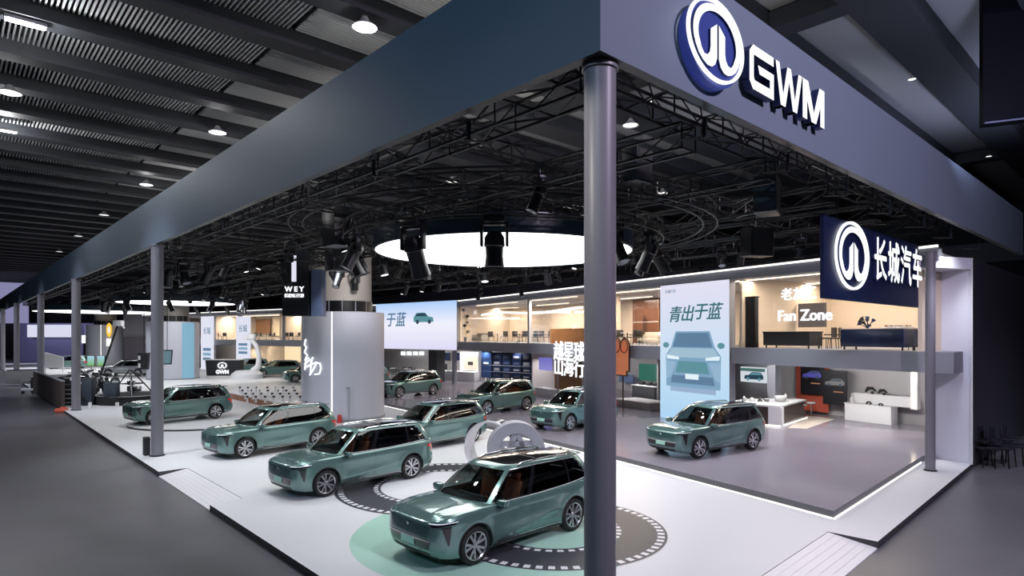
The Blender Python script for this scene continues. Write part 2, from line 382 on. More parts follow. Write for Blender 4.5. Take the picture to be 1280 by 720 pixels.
# lamps on the ceiling beams
def highbay(i, px, py, rnd=True, label='', e=900):
    x, y = P(px, py, ZC-.15) if False else ((px-640)*(ZC-.2-HC)/(HOR-py), FPX*(ZC-.2-HC)/(HOR-py))
    o = empty('ceiling_lamp', (x, y, ZC-.15), label=label, cat='ceiling lamp')
    if rnd:
        g = MB(); g.lathe([(.10, .0), (.16, -.12), (.36, -.30), (.40, -.32), (.38, -.30), (.14, -.10)], 28); g.build('lamp_shade', M_WALLG, o, smooth=40)
        g = MB(); g.lathe([(.0001, -.29), (.35, -.29)], 28); g.build('lamp_lens', emis('lamp_glow', (1, .98, .94), 1.3), o)
    else:
        g = MB(); g.box((0, 0, -.08), (1.1, .34, .12), bev=.02); g.build('housing', M_WALLG, o); o.rotation_euler.z = ANG_B
        g = MB(); g.box((0, 0, -.15), (1.0, .28, .02)); g.build('lamp_lens', emis('lamp_glow_bright', (1, 1, 1), 14.0), o)
    if 'downlight' in label: o.scale = (.4, .4, .4)
    spot('ceiling_lamp_light', (x, y, ZC-.5), (x, y, 0), e, 150, .5, (1, .97, .92), .25)
    if 'slatted' in label or 'bright oblong' in label or i < 6:
        l = bpy.data.lights.new('lamp_spill', 'POINT'); l.energy = 60 if rnd else 420; l.shadow_soft_size = .15; q = bpy.data.objects.new('lamp_spill', l); COL.objects.link(q); q.location = (x, y, ZC-.75)  # extra point light added below the lamp to brighten the slats
for i, a in enumerate([(456, 24, True, 'large round lamp on the slatted ceiling nearest the booth fascia'), (32, 26, False, 'bright oblong lamp in the top left corner of the ceiling'),
          (12, 108, True, 'round ceiling lamp at the left, between two bright oblong lamps'), (4, 161, False, 'oblong lamp at the far left edge of the slatted ceiling'),
          (272, 159, True, 'round lamp on the slatted ceiling above the middle of the fascia'), (183, 226, True, 'small round lamp, fourth from the top right in the ceiling row'),
          (130, 265, True, 'small round lamp fifth in the ceiling row, above the far fascia'), (98, 292, True, 'tiny round lamp sixth in the ceiling row'), (74, 312, True, 'tiny round lamp farthest along the ceiling row'),
          (593, 176, True, 'bright lamp seen through the black truss left of the corner column'), (565, 222, True, 'ceiling lamp seen below the truss at the upper middle'), (788, 150, True, 'round lamp on the ceiling just right of the corner column'),
          (828, 237, True, 'ceiling lamp glowing behind the trusses right of the corner column'), (813, 125, True, 'small downlight in the grey ceiling panel beside the corner column'), (1140, 97, True, 'small downlight in the dark ceiling band at upper right'), (1236, 194, True, 'tiny downlight at the far end of the dark ceiling band')]):
    o = highbay(i, *a, e=(600 if i in (1, 3) else 160))
# ------------------------------------------------------------------ hall end walls
M_HW = mat('hall_wall_dark', (0.020, 0.022, 0.030), .8)
for c, d, nm in ((AB(168, 5, 7.5), (150, .5, 16), 'wall_back'),):
    g = MB(); g.box(c, d, ANG_B); struct(g.build(nm, M_HW))
g = MB(); g.box(AB(60, 58, 7.5), (220, .5, 16), ANG_A); struct(g.build('wall_right', M_HW))
g = MB(); g.box(AB(60, 57.4, 11.4), (220, .3, 1.6), ANG_A); struct(g.build('trim_5', mat('hall_rail', (.10, .10, .13), .6)))
g = MB(); g.box(AB(60, -58, 7.5), (220, .5, 16), ANG_A); struct(g.build('wall_left', M_HW))
# ------------------------------------------------------------------ floor graphics: painted turntable rings
M_RING = mat('charcoal_vinyl', (0.045, 0.046, 0.055), .4); M_MINT = mat('mint_vinyl', (0.38, 0.62, 0.52), .42); M_DASHW = mat('white_vinyl', (0.75, 0.76, 0.78), .4)
def disc(cx, cy, r0, r1, z, m, name, parent=None, n=96, a0=0, a1=2*math.pi):
    g = MB(); full = a1-a0 > 6.28; k = n if full else n+1; vs = []
    for i in range(k):
        t = a0+(a1-a0)*i/n; vs += [(cx+r0*math.cos(t), cy+r0*math.sin(t), z), (cx+r1*math.cos(t), cy+r1*math.sin(t), z)]
    fs = [(2*i, 2*i+1, 2*((i+1) % k)+1, 2*((i+1) % k)) for i in range(n)]
    g.add(vs, fs); return g.build(name, m, parent)
def dashes(cx, cy, r0, r1, z, cnt, parent):
    g = MB()
    for i in range(cnt):
        t0, t1 = 2*math.pi*i/cnt, 2*math.pi*(i+.55)/cnt
        g.add([(cx+r*math.cos(t), cy+r*math.sin(t), z) for r, t in ((r0, t0), (r1, t0), (r1, t1), (r0, t1))], [(0, 1, 2, 3)])
    return g.build('dash_ring', M_DASHW, parent)
o = empty('floor_circle', (-.4, 14.4, 0), label='pale mint green circle printed on the white floor under the nearest car', cat='floor graphic')
disc(0, 0, 0.001, 3.27, .003, M_MINT, 'mint_disc', o)
o = empty('floor_ring', (.963, 14.74, 0), label='charcoal ring with white dashes under and right of the nearest car', cat='floor graphic')
disc(0, 0, 1.42, 2.66, .006, M_RING, 'ring', o); dashes(0, 0, 2.44, 2.60, .009, 64, o); dashes(0, 0, 1.50, 1.62, .009, 40, o)
disc(0, 0, 0.001, 1.42, .006, M_MINT, 'mint_centre', o)
o = empty('floor_ring', (-2.03, 18.95, 0), label='charcoal ring with white dashes between the two front cars', cat='floor graphic')
disc(0, 0, 1.95, 3.27, .005, M_RING, 'ring', o); dashes(0, 0, 3.02, 3.18, .0075, 76, o); dashes(0, 0, 2.02, 2.15, .0075, 52, o)
# low turntables
def turntable(x, y, r, label, z=.0, h=.10):
    o = empty('turntable', (x, y, z), label=label, cat='turntable')
    g = MB(); g.lathe([(.001, h), (r, h), (r, h-.02)], 96); g.build('deck', M_STAGE, o, smooth=30)
    g = MB(); g.lathe([(r-.02, h-.02), (r-.02, 0), (r-.06, 0)], 96); g.build('skirt', M_STAGESIDE, o, smooth=30)
turntable(-16.35, 33.3, 3.75, 'low round white turntable with a dark edge under the car by the left column')
# ------------------------------------------------------------------ materials used by the vehicles
def paint(name, c, rough=.32):
    m = mat(name, c, rough, metal=0.5, coat=1.0); return m
M_GREEN = paint('jade_green_paint', (0.135, 0.245, 0.228), .24)
M_SILVER = paint('silver_paint', (0.60, 0.61, 0.62))
M_CHROME = mat('satin_chrome', (0.75, 0.77, 0.78), 0.18, 1.0)
M_BLACKG = mat('gloss_black', (0.008, 0.008, 0.010), 0.08, coat=0.5)
M_BLACKP = mat('black_plastic', (0.018, 0.018, 0.020), 0.5)
M_TYRE = mat('tyre_rubber', (0.012, 0.012, 0.013), 0.75)
M_RIM = mat('machined_alloy', (0.62, 0.63, 0.65), 0.22, 0.9)
M_WGLASS = glass('clear_car_glass', (0.55, 0.62, 0.60), 0.10)
M_PGLASS = glass('privacy_car_glass', (0.05, 0.06, 0.065), 0.10)
M_LEATHER = mat('tan_leather', (0.30, 0.085, 0.035), 0.5)
M_DASH = mat('dark_cabin_trim', (0.03, 0.028, 0.028), 0.6)
M_LAMP = mat('headlamp_lens', (0.80, 0.84, 0.86), 0.1, emit=(0.9, 0.95, 1.0), es=0.25, coat=1)
M_TAIL = mat('red_tail_lens', (0.35, 0.01, 0.015), 0.12, emit=(1, .05, .05), es=0.25, coat=1)
M_PLATE = mat('pale_green_plate', (0.45, 0.80, 0.66), 0.4)
M_PLATEB = mat('plate_ink', (0.03, 0.06, 0.06), 0.5)
WF, WR, WRAD, TRK = 1.53, -1.52, 0.385, 0.86
def sstep(a, b, x):
    t = np.clip((x-a)/(b-a), 0, 1); return t*t*(3-2*t)
ZT = ([-2.70, -1.5, 0, 1.3, 1.8, 2.2, 2.42, 2.60], [1.17, 1.13, 1.10, 1.09, 1.075, 1.035, 0.995, 0.95])
def zt(x): return np.interp(x, *ZT)
def zb(x): return np.interp(x, [-2.7, -2.2, -1.8, 1.9, 2.2, 2.5], [0.34, 0.27, 0.25, 0.22, 0.21, 0.25])
def car_body():
    half = catmull([(2.50, 0), (2.49, .40), (2.455, .68), (2.36, .84), (2.16, .925), (1.85, .965), (1.2, .975), (0, .985), (-1.2, .98), (-1.8, .97), (-2.2, .925), (-2.48, .81), (-2.60, .55), (-2.64, 0)], 110)
    ring = np.vstack([half, half[-2:0:-1]*[1, -1]]); N = len(ring)
    T = np.r_[0, .03, .065, np.arange(.10, .90, .028), .91, .94, .965, .985, 1.0]
    dY = lambda t: np.interp(t, [0, .03, .12, .25, .45, .70, .80, .90, .95, .98, 1], [-.07, -.035, -.012, 0, -.004, 0, .004, -.006, -.02, -.038, -.065])
    dF = lambda t: np.interp(t, [0, .05, .15, .30, .45, .60, .80, .88, .94, .975, 1], [-.16, -.09, -.05, -.02, 0, 0, -.012, -.018, -.035, -.06, -.085])
    dR = lambda t: np.interp(t, [0, .05, .2, .4, .5, .75, .9, 1], [-.13, -.05, 0, .01, -.03, -.05, -.06, -.09])
    vs = []
    for t in T:
        for x, y in ring:
            z = zb(x)+t*(zt(x)-zb(x))
            ay = abs(y); s = np.sign(y)
            yy = ay + dY(t)*min(1, ay/.6)
            # rising crease on the doors and pinched waist
            m = sstep(-1.2, -.7, x)*(1-sstep(.75, 1.15, x))*(1 if ay > .9 else 0)
            zc = .36+(1.0-x)*.135
            yy -= .040*m*(1-sstep(zc-.09, zc+.03, z))*sstep(.24, .30, z)
            yy -= .018*(1-abs(x)/1.15)*m*np.exp(-((z-.72)/.16)**2) if abs(x) < 1.15 else 0
            # wheel arch swell
            for wx in (WF, WR):
                d = math.hypot(x-wx, z-.385)
                yy += .022*math.exp(-((d-.46)/.10)**2)*min(1, ay/.9)
            xx = x + (dF(t)*sstep(1.7, 2.4, x) if x > 0 else -dR(t)*sstep(1.9, 2.5, -x))
            vs.append((xx, s*yy, z))
    R = len(T); fs = []
    for k in range(R-1):
        for i in range(N):
            j = (i+1) % N; fs.append((k*N+i, k*N+j, (k+1)*N+j, (k+1)*N+i))
    top = vs[-N:]; base = (R-1)*N
    S = [.985, .96, .92, .86, .78, .68, .56, .42, .28, .14]
    for s in S:
        o = len(vs)
        for x, y, z in top:
            X, Yy = x*s, y*s
            u = abs(Yy)/.92
            zz = np.interp(X, *ZT) + (.045*(1-u*u)) * sstep(1.0, .9, s) if False else None
            crown = .055*(1-min(1, u)**2.2)
            # fall the hood away at its leading edge, two long bonnet creases
            zz = zt(max(-2.7, min(2.6, X*1.0))) + crown*(1-sstep(2.1, 2.5, X)*.55)
            zz += .016*math.exp(-((abs(Yy)-(.50+.10*(2.4-X)/1.2))/.05)**2)*sstep(1.1, 1.4, X)*(1-sstep(2.2, 2.4, X))
            zz = z*(1-sstep(1.0, .955, s)) + zz*sstep(1.0, .955, s) if s > .955 else zz
            vs.append((X, Yy, zz))
        for i in range(N):
            j = (i+1) % N; fs.append((base+i, base+j, o+j, o+i))
        base = o
    c = len(vs); vs.append((0, 0, zt(0)+.055)); fs += [(base+i, base+(i+1) % N, c) for i in range(N)]
    c2 = len(vs); vs.append((0, 0, .22)); fs += [((i+1) % N, i, c2) for i in range(N)]
    mb = MB(); mb.add(vs, fs); return mb
def car_boolean(body, cutters):
    for c in cutters:
        md = body.modifiers.new('cut', 'BOOLEAN'); md.operation = 'DIFFERENCE'; md.object = c; md.solver = 'EXACT'
    bpy.context.view_layer.update()
    me = bpy.data.meshes.new_from_object(body.evaluated_get(bpy.context.evaluated_depsgraph_get()))
    body.modifiers.clear(); old = body.data; body.data = me; bpy.data.meshes.remove(old)
    for c in cutters:
        d = c.data; bpy.data.objects.remove(c); bpy.data.meshes.remove(d)
class Skin:
    def __init__(s, me):
        s.t = BVHTree.FromPolygons([v.co.copy() for v in me.vertices], [tuple(p.vertices) for p in me.polygons])
    def hit(s, o, d):
        h = s.t.ray_cast(Vector(o), Vector(d)); return h
    def patch(s, mb, quad, n, m, view, off=.006, wrap=None):
        """quad: 4 corners (2D) a,b,c,d ; view 'front','rear','left','right'; a panel laid on the skin with its own thickness"""
        o = len(mb.v); vs = []
        a, b, c, d = [np.array(q, float) for q in quad]
        for i in range(n+1):
            for j in range(m+1):
                u, v = i/n, j/m; p = (1-v)*((1-u)*a+u*b)+v*((1-u)*d+u*c)
                if view == 'front': org, dr = (4, p[0], p[1]), (-1, 0, 0)
                elif view == 'rear': org, dr = (-4, p[0], p[1]), (1, 0, 0)
                elif view == 'left': org, dr = (p[0], 3, p[1]), (0, -1, 0)
                elif view == 'right': org, dr = (p[0], -3, p[1]), (0, 1, 0)
                elif view == 'corner': # p = (angle deg, z) round the nose corner
                    t = math.radians(p[0]); cx, cy = 1.7, .2*math.copysign(1, p[0])
                    org = (cx+3*math.cos(t), cy+3*math.sin(t), p[1]); dr = (-math.cos(t), -math.sin(t), 0)
                elif view == 'tail':
                    t = math.radians(p[0]); cx, cy = -1.8, .2*math.copysign(1, p[0])
                    org = (cx-3*math.cos(t), cy+3*math.sin(t), p[1]); dr = (math.cos(t), -math.sin(t), 0)
                h = s.hit(org, dr)
                q = (h[0]+h[1]*off) if h[0] is not None else Vector(org)+Vector(dr)*2.1
                vs.append(q)
        fs = []
        for i in range(n):
            for j in range(m):
                k = i*(m+1)+j; fs.append((k, k+m+1, k+m+2, k+1))
        mb.add(vs, fs); return mb
def wheel_objs(parent, x, side):
    M = Matrix.Translation((x, side*TRK, WRAD)) @ Matrix.Rotation(-side*math.pi/2, 4, 'X')   # local +z points outward
    w = MB(); prof = [(.262, .085), (.285, .108), (.270, .118), (.262, .112)]
    w.lathe([(.262, -.10), (.285, -.11), (.290, -.095), (.268, -.02), (.266, .09), (.288, .104), (.288, .116), (.276, .118), (.262, .108), (.255, .07), (.250, -.08)], 40, M)
    for k in range(5):
        a = 2*math.pi*k/5
        for dsp in (-.20, .17):
            # two-bladed spoke with a twist
            r0, r1 = .055, .272; w0, w1 = .022, .030
            t0, t1 = a+dsp*.5, a+dsp*1.35
            p0 = Vector((r0*math.cos(t0), r0*math.sin(t0), .088)); p1 = Vector((r1*math.cos(t1), r1*math.sin(t1), .102))
            d = (p1-p0).normalized(); sd = Vector((-d.y, d.x, 0)).normalized()
            vs = [p0-sd*w0, p0+sd*w0, p1+sd*w1, p1-sd*w1]
            vs = vs+[v-Vector((0, 0, .04)) for v in vs]
            w.add(vs, [(0, 1, 2, 3), (7, 6, 5, 4), (0, 4, 5, 1), (1, 5, 6, 2), (2, 6, 7, 3), (3, 7, 4, 0)], M)
    w.lathe([(.0001, .10), (.045, .10), (.062, .085), (.062, .05)], 20, M)
    rim = w.build('wheel', M_RIM, parent, smooth=40)
    t = MB(); t.lathe([(.264, -.10), (.285, -.120), (.34, -.122), (.372, -.105), (.384, -.07), (.385, 0), (.384, .07), (.372, .105), (.345, .124), (.300, .122), (.278, .112), (.266, .10)], 48, M)
    t.build('tyre', M_TYRE, rim, smooth=40)
    b = MB(); b.lathe([(.0001, .02), (.255, .02), (.26, -.02)], 30, M); b.build('brake_disc', M_BLACKP, rim, smooth=30)
    return rim
# greenhouse -----------------------------------------------------------------
def greenhouse():
    bl = [(1.40, 0, 1.135), (1.36, .35, 1.125), (1.22, .66, 1.105), (1.06, .84, 1.085), (.93, .90, 1.075), (.3, .925, 1.075), (-.45, .93, 1.08), (-1.35, .92, 1.11), (-2.02, .87, 1.15), (-2.28, .80, 1.17), (-2.45, .66, 1.19), (-2.52, .35, 1.20), (-2.54, 0, 1.20)]
    rl = [(.50, 0, 1.735), (.47, .30, 1.728), (.40, .50, 1.715), (.28, .615, 1.695), (.12, .655, 1.70), (-.2, .675, 1.715), (-.75, .685, 1.72), (-1.40, .675, 1.705), (-1.88, .645, 1.688), (-2.06, .60, 1.675), (-2.15, .50, 1.675), (-2.20, .28, 1.682), (-2.21, 0, 1.685)]
    return np.array(bl), np.array(rl)
def gh_grid(nper=6, V=(0, .06, .2, .35, .5, .65, .8, .93, 1.0)):
    bl, rl = greenhouse(); U = []
    for i in range(len(bl)-1):
        for k in range(nper): U.append(i+k/nper)
    U.append(len(bl)-1); U = np.array(U)
    def cr(p, u):
        i = int(min(u, len(p)-1-1e-9)); t = u-i; q = lambda k: p[min(max(k, 0), len(p)-1)]
        a, b, c, d = q(i-1), q(i), q(i+1), q(i+2)
        if i == 0: a = c*[1, -1, 1]
        if i == len(p)-2: d = b*[1, -1, 1]
        return .5*((2*b)+(-a+c)*t+(2*a-5*b+4*c-d)*t*t+(-a+3*b-3*c+d)*t**3)
    def pt(u, v):
        a, b = cr(bl, u), cr(rl, u); p = a+(b-a)*v
        e = cr(bl, min(u+.05, len(bl)-1))-cr(bl, max(u-.05, 0)); nrm = np.array([-e[1], e[0], 0]); 
        n = -nrm/ (np.linalg.norm(nrm)+1e-9)
        if np.dot(n[:2], p[:2]-np.array([-.5, 0])) < 0: n = -n
        return p + (n+np.array([0, 0, .5]))*.030*math.sin(math.pi*v)
    return U, V, pt
def build_car(name, label, pmat, leather=M_LEATHER, group='suvs on show'):
    root = empty(name, label=label, cat='car', group=group)
    body = car_body().build('body', pmat, clean=True)
    cut = []
    for x in (WF, WR):
        for sd in (-1, 1):
            c = MB(); c.cyl((0, 0, -.42), .430, .84, 48, Matrix.Translation((x, sd*1.05, .40)) @ Matrix.Rotation(math.pi/2, 4, 'X'))
            cut.append(c.build('c', pmat, clean=True))
    c = MB()
    n = 8; poly = [(1.28, -.45), (1.28, .45), (1.12, .70), (.9, .82), (-1.9, .82), (-2.25, .70), (-2.38, .4), (-2.38, -.4), (-2.25, -.70), (-1.9, -.82), (.9, -.82), (1.12, -.70)]
    c.prism(poly, .62, 1.6); cut.append(c.build('c', pmat, clean=True))
    skin = Skin(body.data)
    car_boolean(body, cut)
    body.data.name = 'body'; body.data.shade_smooth(); body.data.set_sharp_from_angle(angle=math.radians(32)); body.parent = root
    # greenhouse frame, glass, roof
    U, V, pt = gh_grid()
    fr = MB(); ws = MB(); rw = MB(); side_mb = {}
    NV = len(V)
    def region(u, v):
        if v < .06 or v >= .93: return 'f'
        if u < 2.65: return 'w'
        if u < 3.35: return 'f'          # A pillar
        if u < 5.35: return 'sf'         # front door glass
        if u < 5.55: return 'b'
        if u < 7.05: return 's'
        if u < 7.15: return 'b'
        if u < 8.55-.85*v: return 's'
        if u < 10.1: return 'f'          # D pillar
        return 'r'
    for sd in (1, -1):
        US = sorted(set(list(U)+[2.65, 3.35, 5.35, 5.55, 7.05, 7.15, 8.0, 8.15, 8.35, 8.5, 10.1]))
        for i in range(len(US)-1):
            for j in range(NV-1):
                um, vm = (US[i]+US[i+1])/2, (V[j]+V[j+1])/2; r = region(um, vm)
                q = [pt(US[i], V[j]), pt(US[i+1], V[j]), pt(US[i+1], V[j+1]), pt(US[i], V[j+1])]
                q = [(a[0], a[1]*sd, a[2]) for a in q]
                f = (3, 2, 1, 0) if sd > 0 else (0, 1, 2, 3)
                if r in ('s', 'b', 'sf'):
                    k = (sd, r, 0 if um < 5.45 else 1 if um < 7.1 else 2) if r == 's' else (sd, r, um > 6)
                    side_mb.setdefault(k, MB()).add(q, [f])
                else: {'f': fr, 'w': ws, 'r': rw}[r].add(q, [f])
        # bright window surround, a thin moulding on the shell
        path = [pt(u, .05) for u in np.linspace(3.3, 8.5, 24)]+[pt(u, v) for u, v in zip(np.linspace(8.42, 7.9, 5), np.linspace(.2, .85, 5))]+[pt(u, .94) for u in np.linspace(7.75, 3.4, 24)]+[pt(u, v) for u, v in zip(np.linspace(3.33, 3.33, 4), np.linspace(.8, .2, 4))]
        tr2 = MB(); tr2.tube([(p[0], (p[1]+.004)*sd, p[2]) for p in path], .016, 5, closed=True)
        tr2.build('window_trim', M_CHROME, root, smooth=60)
    fr.build('pillar_frame', pmat, root, smooth=40, clean=True)
    for (sd_, r_, k_), g_ in side_mb.items():
        g_.build({'b': 'door_pillar', 's': 'rear_side_glass', 'sf': 'front_door_glass'}[r_], {'b': M_BLACKG, 's': M_PGLASS, 'sf': M_WGLASS}[r_], root, smooth=60, clean=True)
    ws.build('windshield', M_WGLASS, root, smooth=60, clean=True)
    rw.build('rear_window', M_PGLASS, root, smooth=60, clean=True)
    # roof
    bl, rl = greenhouse(); loop = []
    US = np.linspace(0, 12, 73)
    for u in US: loop.append(pt(u, 1.0))
    full = loop+[np.array([p[0], -p[1], p[2]]) for p in loop[-2:0:-1]]; n = len(full)
    def roofring(s, lift):
        o = []
        for p in full:
            x = -.88+(p[0]+.88)*s; y = p[1]*s
            base = np.interp(x, [-2.3, -1.9, -1.4, -.75, -.2, .2, .5], [1.672, 1.69, 1.715, 1.735, 1.735, 1.73, 1.72])
            o.append((x, y, p[2]*(1-lift)+(base+.055*(1-(y/.69)**2))*lift))
        return o
    r0 = [tuple(p) for p in full]; rings = [(1.0, 0), (.975, .35), (.93, .9), (.90, 1)]
    ro = MB(); allv = []
    for s, l in rings: allv += roofring(s, l)
    fs = [(k*n+i, k*n+(i+1) % n, (k+1)*n+(i+1) % n, (k+1)*n+i) for k in range(len(rings)-1) for i in range(n)]
    ro.add(allv, fs); ro.build('roof', pmat, root, smooth=40, clean=True)
    gl = MB(); allv = []; gs = [.90, .8, .65, .5, .3, .12]
    for s in gs: allv += roofring(s, 1)
    fs = [(k*n+i, k*n+(i+1) % n, (k+1)*n+(i+1) % n, (k+1)*n+i) for k in range(len(gs)-1) for i in range(n)]
    fs.append(tuple(range((len(gs)-1)*n, len(gs)*n)))
    gl.add(allv, fs); g = gl.build('panoramic_roof', M_BLACKG, root, smooth=40, clean=True)
    cr = MB(); cr.box((-.62, 0, 1.789), (.04, 1.10, .010), bev=.003); cr.build('roof_crossbar', M_BLACKP, g)
    for sd in (1, -1):
        ra = MB(); pts = [(x, sd*(.645-.03*abs(x+.9)**2*.5), z) for x, z in zip(np.linspace(.05, -2.0, 16), np.interp(np.linspace(.05, -2.0, 16), [-2.0, -1.85, -1.0, -.1, .05], [1.70, 1.75, 1.775, 1.765, 1.72]))]
        ra.tube(pts, .022, 6); ra.build('roof_rail', M_CHROME, root, smooth=60)
    sp = MB(); sp.box((-2.24, 0, 1.680), (.20, 1.02, .035), bev=.014); sp.build('rear_spoiler', pmat, root, smooth=40)
    fa = MB(); fa.add([(-2.02, -.015, 1.72), (-2.02, .015, 1.72), (-2.2, .02, 1.70), (-2.2, -.02, 1.70), (-2.18, 0, 1.775)], [(0, 1, 2, 3), (0, 4, 1), (1, 4, 2), (2, 4, 3), (3, 4, 0)]); fa.build('roof_antenna', pmat, root)
    # nose
    g = MB(); skin.patch(g, [(-.56, .62), (.56, .62), (.66, .88), (-.66, .88)], 26, 6, 'front', .006)
    gr = g.build('grille', mat('grille_paint_dark', (0.035, 0.105, 0.098), .3, .4, coat=1), root, smooth=40)
    g = MB()
    for k in range(7): skin.patch(g, [(-.55, .64+k*.033), (.55, .64+k*.033), (.55, .646+k*.033), (-.55, .646+k*.033)], 20, 1, 'front', .010)
    g.build('grille_slat', M_GREEN if pmat is M_GREEN else pmat, gr, smooth=40)
    g = MB(); g.lathe([(.0001, .012), (.030, .010), (.036, 0)], 16, Matrix.Translation((2.498, 0, .85)) @ Matrix.Rotation(math.pi/2, 4, 'Y')); g.build('badge', M_CHROME, gr, smooth=40)
    g = MB(); skin.patch(g, [(-.62, .43), (.62, .43), (.68, .60), (-.68, .60)], 28, 4, 'front', .007); g.build('air_intake', M_BLACKG, root, smooth=40)
    g = MB(); skin.patch(g, [(-.56, .27), (.56, .27), (.62, .355), (-.62, .355)], 24, 3, 'front', .007); g.build('lower_intake', M_BLACKP, root, smooth=40)
    g = MB(); skin.patch(g, [(-.68, .60), (.68, .60), (.68, .614), (-.68, .614)], 28, 1, 'front', .013); g.build('chrome_bar', M_CHROME, root, smooth=40)
    for sd in (1, -1):
        g = MB(); skin.patch(g, [(34*sd, .885), (66*sd, .915), (70*sd, .965), (30*sd, .945)], 18, 3, 'corner', .007); l = g.build('headlamp', M_BLACKG, root, smooth=40)
        g = MB(); skin.patch(g, [(30*sd, .928), (69*sd, .952), (70*sd, .966), (29*sd, .944)], 18, 1, 'corner', .012); g.build('daytime_light', M_LAMP, l, smooth=40)
        g = MB(); skin.patch(g, [(46*sd, .865), (60*sd, .865), (60*sd, .885), (36*sd, .885)], 6, 1, 'corner', .008); skin.patch(g, [(55*sd, .52), (57*sd, .52), (60*sd, .88), (47*sd, .88)], 6, 8, 'corner', .007); g.build('air_slot', M_BLACKG, root, smooth=40)
        # tail
        g = MB(); skin.patch(g, [(14*sd, .93), (62*sd, .94), (62*sd, 1.03), (14*sd, 1.00)], 14, 3, 'tail', .008)
        skin.patch(g, [(34*sd, .80), (50*sd, .80), (52*sd, .94), (34*sd, .94)], 6, 4, 'tail', .008)
        g.build('tail_lamp', M_TAIL, root, smooth=40)
        view = 'left' if sd > 0 else 'right'
        g = MB()
        for x0, z0, x1, z1 in ((1.02, .42, .98, 1.06), (-.10, .33, -.14, 1.06), (-1.02, .62, -1.30, 1.09)):
            skin.patch(g, [(x0, z0), (x0+.010, z0), (x1+.010, z1), (x1, z1)], 1, 14, view, .0025)
        skin.patch(g, [(-1.02, .33), (1.02, .33), (1.02, .338), (-1.02, .338)], 20, 1, view, .0025)
        g.build('door_seam', M_BLACKP, root)
        g = MB(); skin.patch(g, [(-1.06, .245), (1.08, .245), (1.08, .315), (-1.06, .315)], 20, 2, view, .010); g.build('sill_trim', M_BLACKP, root, smooth=40)
        g = MB(); skin.patch(g, [(-1.05, .318), (1.06, .318), (1.06, .334), (-1.05, .334)], 20, 1, view, .014); g.build('sill_strip', M_CHROME, root, smooth=40)
        g = MB(); skin.patch(g, [(-2.45, .36), (-1.98, .36), (-1.98, .38), (-2.45, .38)], 12, 1, view, .014); g.build('bumper_strip', M_CHROME, root, smooth=40)
        for hx in (.20, -.95):
            h = skin.hit((hx, 3*sd, .93), (0, -sd, 0)); y = abs(h[0].y)
            g = MB(); g.box((hx, sd*(y+.008), .93), (.20, .022, .030), bev=.008); g.build('door_handle', pmat, root, smooth=40)
        for wx in (WF, WR):
            g = MB(); pts = []
            for k in range(25):
                a = math.radians(-14+208*k/24); X, Z = wx+.438*math.cos(a), .40+.438*math.sin(a)
                h = skin.hit((X, 3*sd, Z), (0, -sd, 0)); y = abs(h[0].y) if h[0] is not None else .95
                pts.append((X, sd*(y-.002), Z))
            g.tube(pts, .016, 6); g.build('wheel_arch_trim', M_BLACKP, root, smooth=60)
            wheel_objs(root, wx, sd)
        g = MB(); g.box((.90, sd*1.075, 1.135), (.15, .26, .14), bev=.045); g.tube([(.90, sd*.90, 1.09), (.90, sd*.99, 1.11)], .026, 6)
        mi = g.build('side_mirror', pmat, root, smooth=40)
        g = MB(); g.box((.822, sd*1.08, 1.14), (.010, .21, .105), bev=.003); g.build('mirror_glass', M_CHROME, mi)
        g = MB(); g.box((.90, sd*1.07, 1.066), (.12, .20, .022), bev=.008); g.build('mirror_base', M_BLACKP, mi)
    g = MB(); h = skin.hit((4, 0, .515), (-1, 0, 0)); px = h[0].x
    g.box((px+.016, 0, .530), (.014, .44, .135), bev=.004); pl = g.build('licence_plate', M_PLATE, root)
    # inside
    g = MB(); g.prism([(p[0]*.985, p[1]*.985) for p in poly], .60, .66); g.build('cabin_floor', M_DASH, root)
    g = MB(); g.add([(1.27, -.80, 1.06), (1.27, .80, 1.06), (.80, .82, 1.10), (.80, -.82, 1.10), (.70, -.82, .80), (.70, .82, .80)], [(0, 3, 2, 1), (3, 4, 5, 2)])
    g.box((.80, 0, 1.10), (.10, .9, .06), bev=.02); g.build('dashboard', M_DASH, root, smooth=40)
    g = MB(); c = (.62, .38, 1.04); R = Matrix.Translation(c) @ Matrix.Rotation(math.radians(-68), 4, 'Y')
    g.tube([(.17*math.cos(a), .17*math.sin(a), 0) for a in np.linspace(0, 2*math.pi, 24, endpoint=False)], .015, 6, closed=True, M=R)
    g.tube([(-.16, 0, 0), (.16, 0, 0)], .02, 6, M=R); g.build('steering_wheel', M_BLACKP, root, smooth=60)
    for x in (.05, -.95, -1.75):
        for y in (.38, -.38):
            g = MB(); g.box((x+.18, y, .78), (.52, .50, .16), bev=.05)
            Mx = Matrix.Translation((x-.12, y, 1.06)) @ Matrix.Rotation(math.radians(-14), 4, 'Y')
            g.box((0, 0, 0), (.13, .48, .58), M=Mx, bev=.05); g.box((-.02, 0, .37), (.09, .27, .17), M=Mx, bev=.035)
            g.build('seat', leather, root, smooth=40)
    return root
def place_car(o, F, R, z=0.0, side=1):
    """F, R: floor points of the near front and near rear tyre; side=1 when the near flank is the left one"""
    F, R = Vector((*F, 0)), Vector((*R, 0)); d = (F-R).normalized(); left = Vector((-d.y, d.x, 0))
    mid = (F+R)/2 - left*side*TRK - d*(WF+WR)/2
    o.location = (mid.x, mid.y, z); o.rotation_euler = (0, 0, math.atan2(d.y, d.x))
